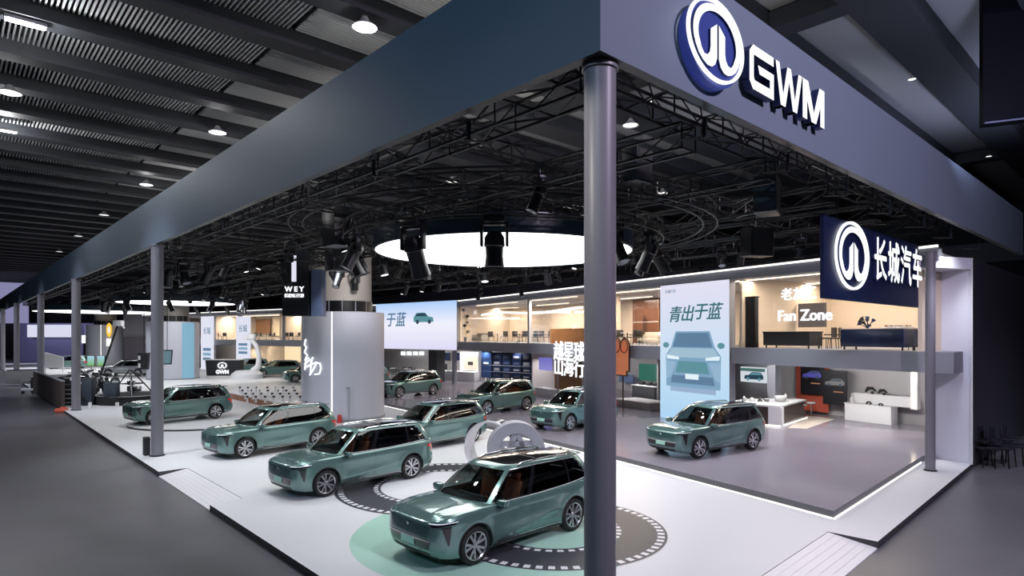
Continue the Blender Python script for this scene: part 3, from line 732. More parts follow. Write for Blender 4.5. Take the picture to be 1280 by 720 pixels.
# ------------------------------------------------------------------ the cars
LB = 'jade green suv '
car = build_car('suv', LB+'nearest the camera, on the mint green floor circle beside the corner column', M_GREEN)
def C(F, R, label, z=0.0, src=None, first=False):
    o = car if first else copy_tree(src or car, label=label)
    place_car(o, F, R, z); return o
C((-.775, 12.49), (1.357, 14.59), '', first=True)
C((-5.385, 17.66), (-3.25, 19.95), LB+'left of the nearest one, its wheels beside the charcoal ring')
C((-10.04, 23.15), (-8.0, 25.5), LB+'in front of the big grey drum, third along the left stage edge')
C((-18.05, 31.15), (-16.05, 33.55), LB+'on the low round turntable behind the grey column at left', .10)
C((-8.0, 43.65), (-5.85, 45.95), LB+'farthest back on the platform, below the wide video screen', .2)
C((-1.45, 34.4), (.80, 36.5), LB+'on the platform in front of the dark blue shelf wall', .2)
C((-3.78, 24.4), (-1.70, 26.7), LB+'behind the tyre-shaped arch, between the drum and the platform edge')
C((2.61, 28.5), (4.75, 30.7), LB+'half hidden behind the corner column, on the grey platform', .2)
C((6.6, 22.14), (9.25, 23.85), LB+'alone on the glossy platform in front of the tall poster', .2)
C((-27.4, 68.0), (-24.75, 69.6), LB+'in the distance right of the navy reception counter')
C((-21.1, 60.3), (-18.45, 61.8), LB+'in the distance, its rear hidden by the big grey drum')
C((-33.2, 73.5), (-30.4, 74.6), LB+'far away behind the counter, mostly hidden by another car')
C((-13.9, 52.3), (-11.6, 54.3), LB+'peeking out from behind the drum at the back of the platform', .2)
scar = copy_tree(car, label='silver suv parked beyond the motorcycles, nearer of the two silver ones')
def repaint(o):
    for c in o.children:
        if c.data and any(m == M_GREEN for m in c.data.materials):
            c.data = c.data.copy()
            for i, m in enumerate(c.data.materials):
                if m == M_GREEN: c.data.materials[i] = M_SILVER
        repaint(c)
repaint(scar)
place_car(scar, (-45.2, 69.4), (-42.2, 69.9), 0)
C((-46.0, 78.0), (-43.0, 78.6), 'silver suv standing behind the other silver one at far left', src=scar)
C((-62.5, 84.0), (-59.6, 85.0), LB+'at the far left behind the columns and the white counter')
# ------------------------------------------------------------------ trusses and stage lights
M_TRUSS = mat('truss_black', (0.005, 0.005, 0.006), .40, 0, spec=.35)
M_DISCW = emis('disc_white', (1, 1, 1), 3.6)
def truss(p0, p1, w=.5, h=.5, label='', seg=.9, r=.030):
    p0, p1 = Vector(p0), Vector(p1); L = (p1-p0).length; g = MB(); n = max(1, int(L/seg)); cs = [(-w/2, 0), (w/2, 0), (w/2, h), (-w/2, h)]
    for y, z in cs: g.tube([(0, y, z), (L, y, z)], r*1.25, 5)
    for k in range(n+1):
        x = L*k/n
        if k % 2 == 0:
            for a in range(4):
                b = (a+1) % 4; g.tube([(x, *cs[a]), (x, *cs[b])], r*.7, 4, caps=False)
        if k < n:
            x2 = L*(k+1)/n
            for a, b in ((0, 1), (1, 2), (3, 2), (0, 3)):
                q = (a, b) if k % 2 else (b, a); g.tube([(x, *cs[q[0]]), (x2, *cs[q[1]])], r*.62, 4, caps=False)
    d = p1-p0
    return tag(g.build('lighting_truss', M_TRUSS, loc=p0, rz=math.atan2(d.y, d.x)), label, 'truss', 'black trusses of the lighting grid')
ORD = 'first second third fourth fifth sixth seventh eighth ninth tenth eleventh twelfth thirteenth fourteenth fifteenth sixteenth seventeenth eighteenth nineteenth twentieth'.split()
for k, (s, t0, t1) in enumerate(((1.6, 1.5, 95), (5.2, 2, 95), (8.8, 2, 95), (12.6, 2, 80), (16.5, 2, 64), (20.5, 2, 50), (24.5, 2, 38))):
    truss(AB(t0, s, 8.34), AB(t1, s, 8.34), seg=1.0, label='black box truss running alongside the left fascia, %s one inward from it' % ORD[k])
for k, (t, s1) in enumerate(((2.2, 26), (6.4, 26), (10.8, 26), (15.2, 26), (19.8, 26), (24.5, 25), (29.5, 24), (35, 24), (41, 22), (48, 22), (56, 22), (66, 20), (78, 18), (90, 16))):
    truss(AB(t, .9, 8.90), AB(t, s1, 8.90), label='black box truss running parallel to the lettered right fascia, %s one behind it' % ORD[k])
def ring_truss(cx, cy, r, z, label, n=48):
    g = MB()
    for rr, zz in ((r, z), (r+.45, z), (r, z+.45), (r+.45, z+.45)):
        g.tube([(rr*math.cos(2*math.pi*k/n), rr*math.sin(2*math.pi*k/n), zz-z) for k in range(n)], .028, 6, closed=True)
    for k in range(n):
        a, b = 2*math.pi*k/n, 2*math.pi*(k+1)/n
        q = lambda R, t, zz: (R*math.cos(t), R*math.sin(t), zz)
        g.tube([q(r, a, 0), q(r, b, .45)], .014, 4, caps=False); g.tube([q(r+.45, a, .45), q(r+.45, b, 0)], .014, 4, caps=False)
        g.tube([q(r, a, 0), q(r+.45, a, 0)], .014, 4, caps=False); g.tube([q(r, a, .45), q(r+.45, a, .45)], .014, 4, caps=False); g.tube([q(r, a, 0), q(r, a, .45)], .014, 4, caps=False); g.tube([q(r+.45, a, 0), q(r+.45, a, .45)], .014, 4, caps=False)
    return tag(g.build('ring_truss', M_TRUSS, loc=(cx, cy, z)), label, 'truss')
def light_disc(cx, cy, r, z, label):
    o = empty('ceiling_disc', (cx, cy, z), label=label, cat='ceiling light')
    g = MB(); g.lathe([(.001, .02), (r-.04, .02)], 96); g.build('glowing_panel', M_DISCW, o)
    g = MB(); g.lathe([(r-.04, .02), (r-.04, 0), (r, 0), (r+.02, .02), (r+.02, .62), (.001, .64)], 96); g.build('drum_rim', mat('disc_rim_navy', (0.02, 0.035, 0.055), .3), o, smooth=40)
    for k in range(6):
        a = 2*math.pi*k/6+.3; g = MB(); g.tube([(r*.8*math.cos(a), r*.8*math.sin(a), .63), (r*.8*math.cos(a), r*.8*math.sin(a), 1.4)], .012, 5); g.build('hanging_cable', M_BLK, o)
DISC = [(-.3, 22.7, 4.65, 7.6, 'large round white light panel hanging over the middle of the stage'), (-31.6, 58.5, 5.0, 7.6, 'round white light panel in the distance, right of the second column'), (-54.0, 81.0, 7.0, 7.6, 'farthest round white light panel, left of the second column')]
for d in DISC: light_disc(*d)
ring_truss(-.3, 22.7, 5.25, 7.95, 'round black truss circling the large white light panel')
ring_truss(-.3, 22.7, 7.0, 8.3, 'wider outer round black truss around the large white light panel')
ring_truss(-31.6, 58.5, 5.7, 7.95, 'round black truss circling the light panel above the distant drum')
ring_truss(-12.5, 31.5, 4.2, 8.0, 'round black truss around the top of the nearest big drum')
# fixtures
M_LENS = mat('lamp_lens_glass', (.25, .27, .32), .05, coat=1); M_LENSON = emis('lamp_lens_lit', (.95, .97, 1.0), 2.0)
M_FIX = mat('fixture_black', (0.008, 0.009, 0.012), .35)
def moving_head(tilt, long=1.0, lit=False, group='', label=''):
    o = empty('moving_head_light', label=label, cat='stage light', group=group)
    g = MB(); g.box((0, 0, -.06), (.36, .30, .13), bev=.03); g.build('base', M_FIX, o, smooth=40)
    g = MB(); 
    for s in (-1, 1): g.box((s*.21, 0, -.30), (.05, .14, .42), bev=.02)
    g.box((0, 0, -.135), (.46, .16, .05), bev=.02); g.build('yoke', M_FIX, o, smooth=40)
    M = Matrix.Translation((0, 0, -.42)) @ Matrix.Rotation(math.radians(tilt), 4, 'X')
    g = MB(); L = .42*long; g.lathe([(.001, .16), (.11, .15), (.165, .06), (.172, -.08), (.15, -.10), (.145, -L*.6), (.165, -L), (.15, -L-.01)], 20, M)
    h = g.build('head', M_FIX, o, smooth=40)
    g = MB(); g.lathe([(.001, -L+.01), (.148, -L+.005)], 20, M); g.build('lens', M_LENSON if lit else M_LENS, h)
    g = MB(); g.tube([(0, 0, 0), (0, 0, .12)], .02, 6); g.build('clamp', M_BLK, o)
    return o
G1 = 'moving head lights on the lighting grid'
protos = [moving_head(t, l, lit, G1, 'black moving head stage light hanging from the dark lighting grid') for t, l, lit in ((0, 1, False), (25, 1.35, False), (-28, 1.35, False), (15, 1, True))]
used = [False]*4
def hang(k, loc, rz, label=None, sc=1.0):
    if not used[k]: o = protos[k]; used[k] = True
    else: o = copy_tree(protos[k])
    o['label'] = 'black moving head stage light hanging from the dark lighting grid'
    o.location = loc; o.rotation_euler = (0, 0, rz); o.scale = (sc, sc, sc)
    if label: o['label'] = label
    return o
rnd = random.Random(11)
# around the big disc: near side ones stand out against the glowing panel
def on_ring(cx, cy, r, a): return cx+r*math.cos(math.radians(a)), cy+r*math.sin(math.radians(a))
for nth, (a, k) in enumerate(((-92, 0), (-118, 1), (-150, 2), (-172, 1), (-52, 2), (-28, 1), (-12, 2), (10, 1), (40, 0), (70, 2), (100, 3), (128, 0), (155, 3), (175, 1))):
    x, y = on_ring(-.3, 22.7, 5.45, a)
    hang(k, (x, y, 7.93), math.radians(a+90), sc=1.7 if nth < 2 else 1.3 if a < 0 else 1.1, label={0: 'black moving head light hanging in front of the middle of the white panel', 1: 'long black moving head light hanging in front of the left of the white panel'}.get(nth))
for a, k in ((-160, 1), (-140, 2), (-120, 1), (-100, 2), (-60, 1), (-20, 2), (20, 3)):
    x, y = on_ring(-12.5, 31.5, 4.4, a); hang(k, (x, y, 7.98), math.radians(a), sc=1.15)
for a in range(-170, 180, 34):
    x, y = on_ring(-31.6, 58.5, 5.9, a); hang(rnd.choice((0, 1, 2)), (x, y, 7.9), math.radians(a), sc=1.3)
for s, z in ((5.2, 8.73), (8.8, 8.28), (12.6, 8.78), (16.5, 8.33), (20.5, 8.78), (24.5, 8.38)):
    t = 5.0+rnd.random()*2
    while t < (60 if s < 14 else 34):
        q_ = AB(t, s); ok = all((q_.x-d[0])**2+(q_.y-d[1])**2 > (d[2]+1.1)**2 for d in DISC) and all((q_.x-a)**2+(q_.y-b)**2 > 4 for a, b in ((-9.5, 34.9), (-36, 65.8), (-64, 97.5)))
        if ok and rnd.random() < .8: hang(rnd.choice((0, 1, 2, 3)) if s > 6 else rnd.choice((0, 1, 2)), tuple(AB(t, s, z-.1)), rnd.random()*6.28)
        t += 2.6+rnd.random()*1.6+t*.03
# par cans with pale round lenses
def par_can(lit=True):
    o = empty('par_can', label='black par can with a pale round lens under the lighting grid', cat='stage light', group='par cans under the lighting grid')
    M = Matrix.Translation((0, 0, -.28)) @ Matrix.Rotation(math.radians(20), 4, 'X')
    g = MB(); g.lathe([(.001, .16), (.08, .15), (.12, .05), (.13, -.14), (.12, -.14)], 18, M); g.build('can', M_FIX, o, smooth=40)
    g = MB(); g.lathe([(.001, -.125), (.118, -.125)], 18, M); g.build('lens', M_LENSON, o)
    g = MB(); g.tube([(-.15, 0, -.28), (-.15, 0, -.02), (.15, 0, -.02), (.15, 0, -.28)], .012, 5); g.build('yoke', M_BLK, o)
    return o
pc = par_can(); pc.location = tuple(AB(12, 3, 8.2)); pc.rotation_euler.z = 1.0
for i in range(34):
    t = 6+rnd.random()*44; s = rnd.choice((5.2, 8.8, 12.6, 16.5, 20.5))+.3; q_ = AB(t, s)
    if any((q_.x-d[0])**2+(q_.y-d[1])**2 < (d[2]+.5)**2 for d in DISC): continue
    c = copy_tree(pc, loc=tuple(AB(t, s, 8.25)), rz=rnd.random()*6.28)
# line array speakers, motors and dimmer boxes hung in the grid
def hung_box(loc, rz, d, name, label, cat):
    o = empty(name, loc, rz, label, cat)
    g = MB(); g.box((0, 0, -d[2]/2), d, bev=.03); g.build('cabinet', M_FIX, o, smooth=40)
    g = MB(); g.box((0, -d[1]/2-.006, -d[2]/2), (d[0]*.86, .012, d[2]*.86), bev=.004); g.build('grille', M_MATBLK, o)
    g = MB(); g.tube([(-d[0]*.3, 0, 0), (-d[0]*.3, 0, .35)], .012, 5); g.build('hanging_chain', M_BLK, o)
    g = MB(); g.tube([(d[0]*.3, 0, 0), (d[0]*.3, 0, .35)], .012, 5); g.build('hanging_chain', M_BLK, o)
    return o
hung_box(tuple(AB(5, 7.6, 9.5)), ANG_B, (.7, .5, .9), 'hanging_speaker', 'square black loudspeaker box hung in the truss right of the corner column', 'loudspeaker')
hung_box(tuple(AB(3.2, 11.2, 9.0)), ANG_B+.3, (1.0, .6, 1.0), 'hanging_speaker', 'tilted black loudspeaker box hung behind the white fascia letters', 'loudspeaker')
hung_box(tuple(AB(5.6, 15.5, 8.4)), ANG_B-.4, (1.0, .6, 1.0), 'hanging_speaker', 'dark blue-lit loudspeaker box hung left of the navy sign', 'loudspeaker')
hung_box(tuple(AB(22, 8, 9.2)), ANG_B, (1.6, .9, 1.6), 'hanging_speaker', 'black loudspeaker box hung high above the big grey drum', 'loudspeaker')
hung_box(tuple(AB(16, 4.6, 9.2)), ANG_A, (1.0, .7, 1.4), 'hanging_speaker', 'black loudspeaker box hung in the truss behind the left fascia', 'loudspeaker')
# cables drooping between trusses
for i in range(26):
    a = AB(4+rnd.random()*40, 2+rnd.random()*20, 8.55+rnd.random()*.4); b = a+A*(rnd.random()*5-2.5)+B*(rnd.random()*5-2.5); dz = .1+rnd.random()*.18
    g = MB(); g.tube([a+(b-a)*u-Vector((0, 0, 4*dz*u*(1-u))) for u in np.linspace(0, 1, 9)], .018, 5)
    tag(g.build('power_cable', M_BLK), 'black cable drooping between the trusses of the lighting grid', 'cable', 'cables drooping in the lighting grid')
# brackets under the fascia
for kk, t in enumerate((3, 6, 9, 12, 15, 18, 22)):
    for D, N, side in ((A, B, 'left'), (B, A, 'right')):
        p = O+D*t+N*.35; g = MB(); g.tube([(p.x, p.y, Z0), (p.x, p.y, Z0-.32)], .035, 4); q = p+N*.5; g.tube([(p.x, p.y, Z0-.32), (q.x, q.y, Z0-.26)], .022, 4)
        tag(g.build('fascia_bracket', M_BLK), 'small black bracket under the %s fascia, %s one from the booth corner' % (side, ORD[kk]), 'bracket', 'black brackets under the fascia')
# black hanging cabinet of the neighbouring stand at top right
o = empty('hanging_cabinet', (15.2, 20.0, 11.4), -.42, 'large black hanging box of the neighbouring stand in the top right corner', 'hanging box')
g = MB(); g.box((2.0, .2, 3.0), (4.0, .4, 6), bev=.02); g.build('cabinet', mat('cabinet_black', (.003, .003, .005), .9, spec=.1), o)
g = MB(); g.box((2.0, -.02, .04), (3.9, .03, .05)); g.build('edge_trim', mat('edge_blue', (.02, .03, .08), .4), o)
# ------------------------------------------------------------------ big clad building columns
def drum(x, y, r, h, label, r2=1.5, top=9.2, led=None, blue=False):
    o = empty('clad_column', (x, y, 0), label=label, cat='column')
    g = MB(); g.lathe([(r, 0), (r, h), (r-.25, h), (r-.25, h-.3), (.001, h-.3)], 72); g.build('lower_drum', M_DRUM, o, smooth=40)
    g = MB(); g.lathe([(r2, h-.3), (r2, top)], 48); g.build('upper_shaft', M_BEIGE, o, smooth=40)
    g = MB(); g.lathe([(r2+.02, h+.05), (r2+.05, h+.05), (r2+.05, h+.62), (r2+.02, h+.62)], 48); b = g.build('dark_band', M_BLK, o, smooth=40)
    g = MB()
    for k in range(14):
        a = 2*math.pi*k/14; g.box(((r2+.055)*math.cos(a), (r2+.055)*math.sin(a), h+.33), (.03, .05, .57), a)
    g.build('band_rib', M_SLAB, b)
    g = MB(); g.lathe([(r+.01, 0), (r+.04, 0), (r+.04, .12), (r+.01, .12)], 72); g.build('plinth', M_SLAB, o, smooth=40)
    if led is not None:
        g = MB(); g.box(((r+.012)*math.cos(led), (r+.012)*math.sin(led), h/2), (.03, .055, h-.04), led); g.build('light_line', M_LED, o)
    if blue:
        g = MB(); a0, a1 = -.75, -.2
        vs = [((r+.03)*math.cos(a0+(a1-a0)*k/16), (r+.03)*math.sin(a0+(a1-a0)*k/16), z) for k in range(17) for z in (.1, h-.1)]
        g.add(vs, [(2*k, 2*k+2, 2*k+3, 2*k+1) for k in range(16)]); g.build('blue_screen', emis('screen_blue', (.28, .58, .78), .7), o)
    return o
d1 = drum(-9.5, 34.9, 2.25, 5.85, 'huge round grey clad column in the middle, glowing line down its front', led=math.radians(-90), r2=1.55, top=9.4)
drum(-36.0, 65.8, 2.5, 6.0, 'round white clad column farther back with a pale blue screen on its right side', blue=True, r2=1.5)
drum(-64.0, 97.5, 2.6, 6.2, 'most distant round grey clad column carrying a yellow emblem', led=math.radians(-70))
g = MB(); g.box((-8.6, 32.72, .8), (.04, .04, 2.0)); g.box((-8.66, 32.72, 1.82), (.22, .05, .05)); tag(g.build('door_handle_bar', M_SLAB), 'slim vertical grey bar standing against the front of the big drum', 'bar')
g = MB(); g.tube([(-9.05, 32.5, .0), (-9.05, 32.5, .42)], [.14, .10], 12); tag(g.build('fire_bucket', mat('red_plastic', (.45, .03, .03), .4)), 'small red bucket at the foot of the big drum', 'bucket')
# calligraphy on the drum : thin white tubes
def on_drum(px, z, r=2.31, cx=-9.5, cy=34.9):
    k = (px-640)/FPX; a = 1+k*k; b = -2*(k*cx+cy); c = cx*cx+cy*cy-r*r; Y = (-b-math.sqrt(max(0, b*b-4*a*c)))/(2*a); return (k*Y, Y, z)
def zpx(py, Y): return HC+(HOR-py)*Y/FPX
strokes = [[(382, 424), (379, 431), (383, 434), (380, 440)], [(380, 440), (384, 444), (381, 450), (386, 447)], [(379, 455), (386, 450), (390, 449)], [(383, 446), (381, 462)], [(378, 459), (388, 456)], [(391, 446), (389, 452)], [(389, 450), (388, 467)], [(386, 456), (396, 452)], [(396, 452), (392, 460), (387, 468)], [(394, 453), (400, 453), (401, 460), (399, 466), (393, 467)]]
g = MB()
for st in strokes: g.tube([on_drum(max(380.5, x), zpx(y, 33.6)) for x, y in st], .045, 5)
tag(g.build('calligraphy_sign', M_LEDS), 'white brush-script lettering wrapped on the left side of the big drum', 'sign')
g = MB(); yx = (-64.0+.2, 94.7)
o = empty('emblem', (-62.0, 95.4, 8.0-2.6), label='yellow flame-like emblem with a white line on the most distant clad column', cat='emblem')
g.lathe([(.001, 0), (.42, 0), (.42, .05), (.001, .05)], 20, Matrix.Scale(2.6, 4, (0, 0, 1)) @ Matrix.Translation((0, -.1, 0)) @ Matrix.Rotation(math.pi/2, 4, 'X')); g.build('yellow_mark', emis('emblem_yellow', (1, .6, .06), 1.0), o)
g = MB(); g.lathe([(.001, 0), (.20, 0)], 20, Matrix.Scale(2.6, 4, (0, 0, 1)) @ Matrix.Translation((0, -.17, 0)) @ Matrix.Rotation(math.pi/2, 4, 'X')); g.build('pale_core', emis('emblem_pale', (.9, .9, .85), 1.0), o)
g = MB(); g.box((0, -.2, -1.9), (.7, .05, 1.2)); g.build('white_caption', emis('emblem_caption', (1, .97, .9), 1.1), o)
# ------------------------------------------------------------------ lettering shapes
M_SIGNSIDE = mat('sign_side_navy', (0.02, 0.03, 0.12), .4)
def face_only(o, nrm=(0, -1, 0)):
    """lit front, dark returns"""
    o.data.materials.append(M_SIGNSIDE)
    for p in o.data.polygons:
        if p.normal.dot(Vector(nrm)) < .9: p.material_index = 1
    return o
def poly_obj(name, polys, depth, m, parent, M=None, y=0.0):
    """flat letters: polys in the x-z plane given thickness towards -y"""
    g = MB(); T = Matrix.Translation((0, y, 0)) @ Matrix.Rotation(math.pi/2, 4, 'X')
    if M: T = M @ T
    for p in polys: g.prism(p, 0, depth, T)
    return g.build(name, m, parent)
def ell(cx, cz, a, b, n=56, t0=0, t1=2*math.pi): return [(cx+a*math.cos(t0+(t1-t0)*k/n), cz+b*math.sin(t0+(t1-t0)*k/n)) for k in range(n + (0 if t1-t0 > 6.28 else 1))]
def ring_obj(name, cx, cz, a, b, w, depth, m, parent, y=0.0):
    g = MB(); n = 72; vs = []
    for k in range(n):
        t = 2*math.pi*k/n; c, s = math.cos(t), math.sin(t)
        vs += [(cx+a*c, y, cz+b*s), (cx+(a-w)*c, y, cz+(b-w)*s), (cx+a*c, y-depth, cz+b*s), (cx+(a-w)*c, y-depth, cz+(b-w)*s)]
    fs = []
    for k in range(n):
        i, j = 4*k, 4*((k+1) % n); fs += [(i+2, i+3, j+3, j+2), (i, i+2, j+2, j), (i+1, j+1, j+3, i+3), (i, j, j+1, i+1)]
    g.add(vs, fs); return g.build(name, m, parent)
def emblem(parent, cx, cz, a, b, y=0.0, d=.05, white=None):
    """oval badge: outer ring, inner ring, two mirrored boots meeting at a central peak"""
    white = white or M_LEDS
    ring_obj('emblem_ring', cx, cz, a, b, .075*b, d, white, parent, y)
    for s in (-1, 1):
        P_ = lambda u, v: (cx+s*u*a, cz+v*b)
        arc_o = [P_(.85*math.cos(math.radians(t)), .85*math.sin(math.radians(t))) for t in range(90, -19, -6)]
        arc_i = [P_(.68*math.cos(math.radians(t)), .68*math.sin(math.radians(t))) for t in range(-18, 91, 6)]
        pts = [P_(.03, .40), P_(.26, .20), P_(.26, -.24), P_(.29, -.38), P_(.37, -.48), P_(.48, -.49), P_(.57, -.38), P_(.665, -.14)]
        low = [P_(.83, -.18), P_(.77, -.36), P_(.66, -.54), P_(.52, -.66), P_(.37, -.73), P_(.22, -.72), P_(.10, -.62), P_(.03, -.44)]
        face_only(poly_obj('emblem_wing', [pts+low], d, white, parent, y=y))
        face_only(poly_obj('emblem_arc', [arc_o+arc_i], d, white, parent, y=y))
# GWM on the right fascia
def on_line(px, org, off):
    """distance along a B-direction sign at which column px meets its face standing off by off"""
    k = (px-640)/FPX; ox, oy = org[0]+B.y*off, org[1]-B.x*off; return (k*oy-ox)/(B.x-k*B.y)
S1 = empty('fascia_sign', tuple(AB(0, 0, 8.83)), ANG_B, 'illuminated white oval badge and GWM letters on the right grey fascia', 'sign')
t0, t1 = on_line(860, O, .20), on_line(929.5, O, .20); bc, ba = (t0+t1)/2, (t1-t0)/2
g = MB(); T = Matrix.Translation((bc, -.01, -.02)) @ Matrix.Scale(1.20, 4, (1, 0, 0)) @ Matrix.Rotation(math.pi/2, 4, 'X'); g.lathe([(.001, .16), (.60, .16), (.60, 0)], 64, T)
g.build('badge_backing', mat('badge_blue', (0.03, 0.045, 0.16), .35, emit=(.05, .08, .5), es=.25), S1, smooth=40)
emblem(S1, bc, .03, ba, .585, y=-.17, d=.04)
def strokeG(x, w, h):
    z0, z1 = -h/2, h/2; t = .15; r = .12
    return [[(x+r, z0), (x+w-.02, z0), (x+w-.02, z0+t), (x+.08+t*0.7, z0+t), (x+t, z0+t+.05), (x, z0+r+.05), (x, z0+r)],
            [(x, z0+r), (x+t, z0+t), (x+t, z1-t), (x, z1-r)], [(x, z1-r), (x+t, z1-t), (x+w-.03, z1-t), (x+w-.03, z1), (x+r, z1)],
            [(x+w-.02-t, z0+t), (x+w-.02, z0+t), (x+w-.02, .06), (x+w-.02-t, .06)], [(x+.36, -.06), (x+w-.02, -.06), (x+w-.02, .07), (x+.30, .07)]]
def strokeW(x, w, h, flip=False):
    z0, z1 = (-h/2, h/2) if not flip else (h/2, -h/2); q = w/4; t = .17
    P_ = []
    for a, b, za, zb_ in ((0, .85, z1, z0), (1.95, 1.0, z1, z0), (1.95, 2.9, z1, z0), (3.9, 3.0, z1, z0)):
        P_.append([(x+a*q, za), (x+a*q+t, za), (x+b*q+t, zb_), (x+b*q, zb_)])
    return P_
def letterM(x, w, h):
    z0, z1 = -h/2, h/2; t = .17
    return [[(x, z0), (x+t, z0), (x+t, z1), (x, z1)], [(x+w-t, z0), (x+w, z0), (x+w, z1), (x+w-t, z1)], [(x, z1), (x+t*1.25, z1), (x+w/2+t*.45, z0), (x+w/2-t*.55, z0)], [(x+w-t*1.25, z1), (x+w, z1), (x+w/2+t*.55, z0), (x+w/2-t*.45, z0)]]
gx = [on_line(p, O, .18) for p in (937, 968, 969.5, 1003, 1003.5, 1030.5)]
def fit(polys, w0, a, b, x0):
    return [[(a+(x-x0)/w0*(b-a), z) for x, z in p] for p in polys]
for nm, pl, w, a, b in (('letter_g', strokeG(0, .92, .70), .92, gx[0], gx[1]), ('letter_w', strokeW(0, 1.08, .70), 1.24, gx[2], gx[3]), ('letter_m', letterM(0, .88, .70), .88, gx[4], gx[5])):
    face_only(poly_obj(nm, fit(pl, w, a, b, 0), .14, M_LEDS, S1, y=-.04))
# navy hanging sign
sx = Vector((7.66, 15.2, 0))
S2 = empty('hanging_sign', tuple(sx+Vector((0, 0, 5.52))), ANG_B, 'navy hanging sign with a white oval badge and Chinese letters near the slim right pole', 'sign')
g = MB(); g.box((3.93, .05, 1.03), (7.86, .10, 2.08), bev=.01); g.build('sign_board', M_NAVY, S2)
ea, eb = on_line(1045.5, sx, .06), on_line(1087, sx, .06); emblem(S2, (ea+eb)/2, 1.18, (eb-ea)/2, .90, y=-.01, d=.05)
for k, ch in enumerate('长城汽车'):
    l0, l1 = on_line(1090.5, sx, .06), on_line(1152, sx, .06); face_only(text_mesh('letter', ch, 1.30, .08, M_LEDS, S2, Matrix.Translation((l0+(l1-l0)*(k+.5)/4, -.05, 1.15)), bold=.035, scale=((l1-l0)/4/1.30*.94, 1.0)))
for x in (1, 4, 7):
    g = MB(); g.tube([(x, .05, 2.07), (x, .05, 3.0)], .015, 5); g.build('hanging_cable', M_BLK, S2)
# black sign with WEY
S3 = empty('hanging_sign', (-11.3, 30.4, 5.55), .0, 'tall black hanging sign with a white bar and WEY letters left of the big drum', 'sign')
g = MB(); g.box((.66, .5, 1.72), (1.30, 1.0, 3.44), bev=.01); g.build('sign_board', mat('sign_black', (0.006, 0.007, 0.012), .35), S3)
g = MB(); g.box((1.62, .6, 1.15), (.5, .8, 2.3)); g.build('side_board', mat('sign_blue_grey', (.08, .11, .2), .4), S3)
g = MB(); g.box((.60, -.02, 2.32), (.22, .04, 1.28)); g.build('light_bar', emis('bar_white', (.85, .85, 1), .9), S3)
text_mesh('letter', 'W E Y', .34, .03, M_LEDS, S3, Matrix.Translation((.62, -.03, 1.30)), offset=.012)
text_mesh('letter', '魏牌新能源', .19, .03, M_LEDS, S3, Matrix.Translation((.62, -.03, .98)), offset=.006)
# ------------------------------------------------------------------ mezzanine and rooms
def strip(d0, d1, z0, z1, m, name='trim_6', i0=0, i1=None):
    a, b = off_line(d0), off_line(d1); i1 = i1 or len(a)
    poly = [tuple(p) for p in a[i0:i1]]+[tuple(p) for p in b[i0:i1][::-1]]
    g = MB(); g.prism(poly, z0, z1); return struct(g.build(name, m))
strip(0, 9.0, 3.28, 4.02, M_SLAB, 'floor')
strip(0, .55, 7.22, 7.66, M_SLAB, 'trim_6')
strip(.55, 9.0, 7.25, 7.5, M_WALLG, 'ceiling')
a = off_line(-.02)
g = MB()
for p, q in zip(a[:-1], a[1:]):
    d = q-p; m = (p+q)/2; g.box((m.x, m.y, 7.70), (d.length, .10, .07), math.atan2(d.y, d.x))
tag(g.build('light_strip', M_LED), 'long white light strip running along the top edge of the two-storey wall', 'light strip')
strip(7.2, 7.4, 4.02, 7.25, M_WOOD, 'wall_back')
strip(8.8, 9.0, .2, 3.28, M_WALLG, 'wall_back', 0, 2)
strip(8.8, 9.0, 0, 3.28, M_WALLG, 'wall_back', 1, None)
# end of the slab at the right
p0 = Vector((*MLINE[0], 0)); t0 = (MLINE[0]-MLINE[1]).normalized()
g = MB(); q = p0+Vector((t0.x, t0.y, 0))*.5; g.prism([tuple(p0.xy), tuple(q.xy), (q.x+1.0, q.y+.95), (p0.x+3, p0.y+2.9)], 3.28, 4.02); struct(g.build('trim_7', M_SLAB))
def at(px, d, z=0.0):
    p, a = onM(px, d); return Vector((p.x, p.y, z)), a
def cross_wall(px, d0, d1, z0, z1, m, th=.15, name='wall_right'):
    a, ang = at(px, d0); n = Vector((math.sin(ang), -math.cos(ang), 0)); 
    if n.y < 0: n = -n
    b = a+n*(d1-d0); d = b-a; mm = (a+b)/2
    g = MB(); g.box((mm.x, mm.y, (z0+z1)/2), (d.length, th, z1-z0), math.atan2(d.y, d.x)); return struct(g.build(name, m))
# columns / mullions standing in the front line
for px, z0, z1, w in ((1152, .2, 3.28, .0), (912, .2, 7.25, .35), (745, .2, 7.25, .30), (662, 4.02, 7.25, .22), (568, .2, 3.3, .30), (571.5, 3.3, 7.3, .35), (458, 0, 7.2, .4), (300, 0, 7.2, .35), (268, 0, 7.2, .3), (355, 4.02, 7.2, .25)):
    if not w: continue
    p, an = at(px, .2); g = MB(); g.box((p.x, p.y, (z0+z1)/2), (w, w, z1-z0), an); struct(g.build('trim_8', M_SLAB))
for px, d0, d1, z0, z1, m in ((745, .3, 2.2, 4.02, 7.25, M_WOOD), (926, .4, 7.2, 4.02, 7.25, M_WOOD), (1150, .5, 5.9, 4.02, 7.25, M_WOOD), (575, .3, 7.2, 4.02, 7.25, M_WOOD),
                           (665, 2, 8.8, .2, 3.28, M_WALLG), (607, 4, 8.8, .2, 3.28, M_WHITE), (822, 3, 8.8, .2, 3.28, M_WALLG), (300, .5, 8.8, 0, 3.28, M_WOOD), (262, .5, 7.2, 4.02, 7.25, M_WOOD), (350, .5, 7.2, 4.02, 7.25, M_WOOD)):
    cross_wall(px, d0, d1, z0, z1, m)
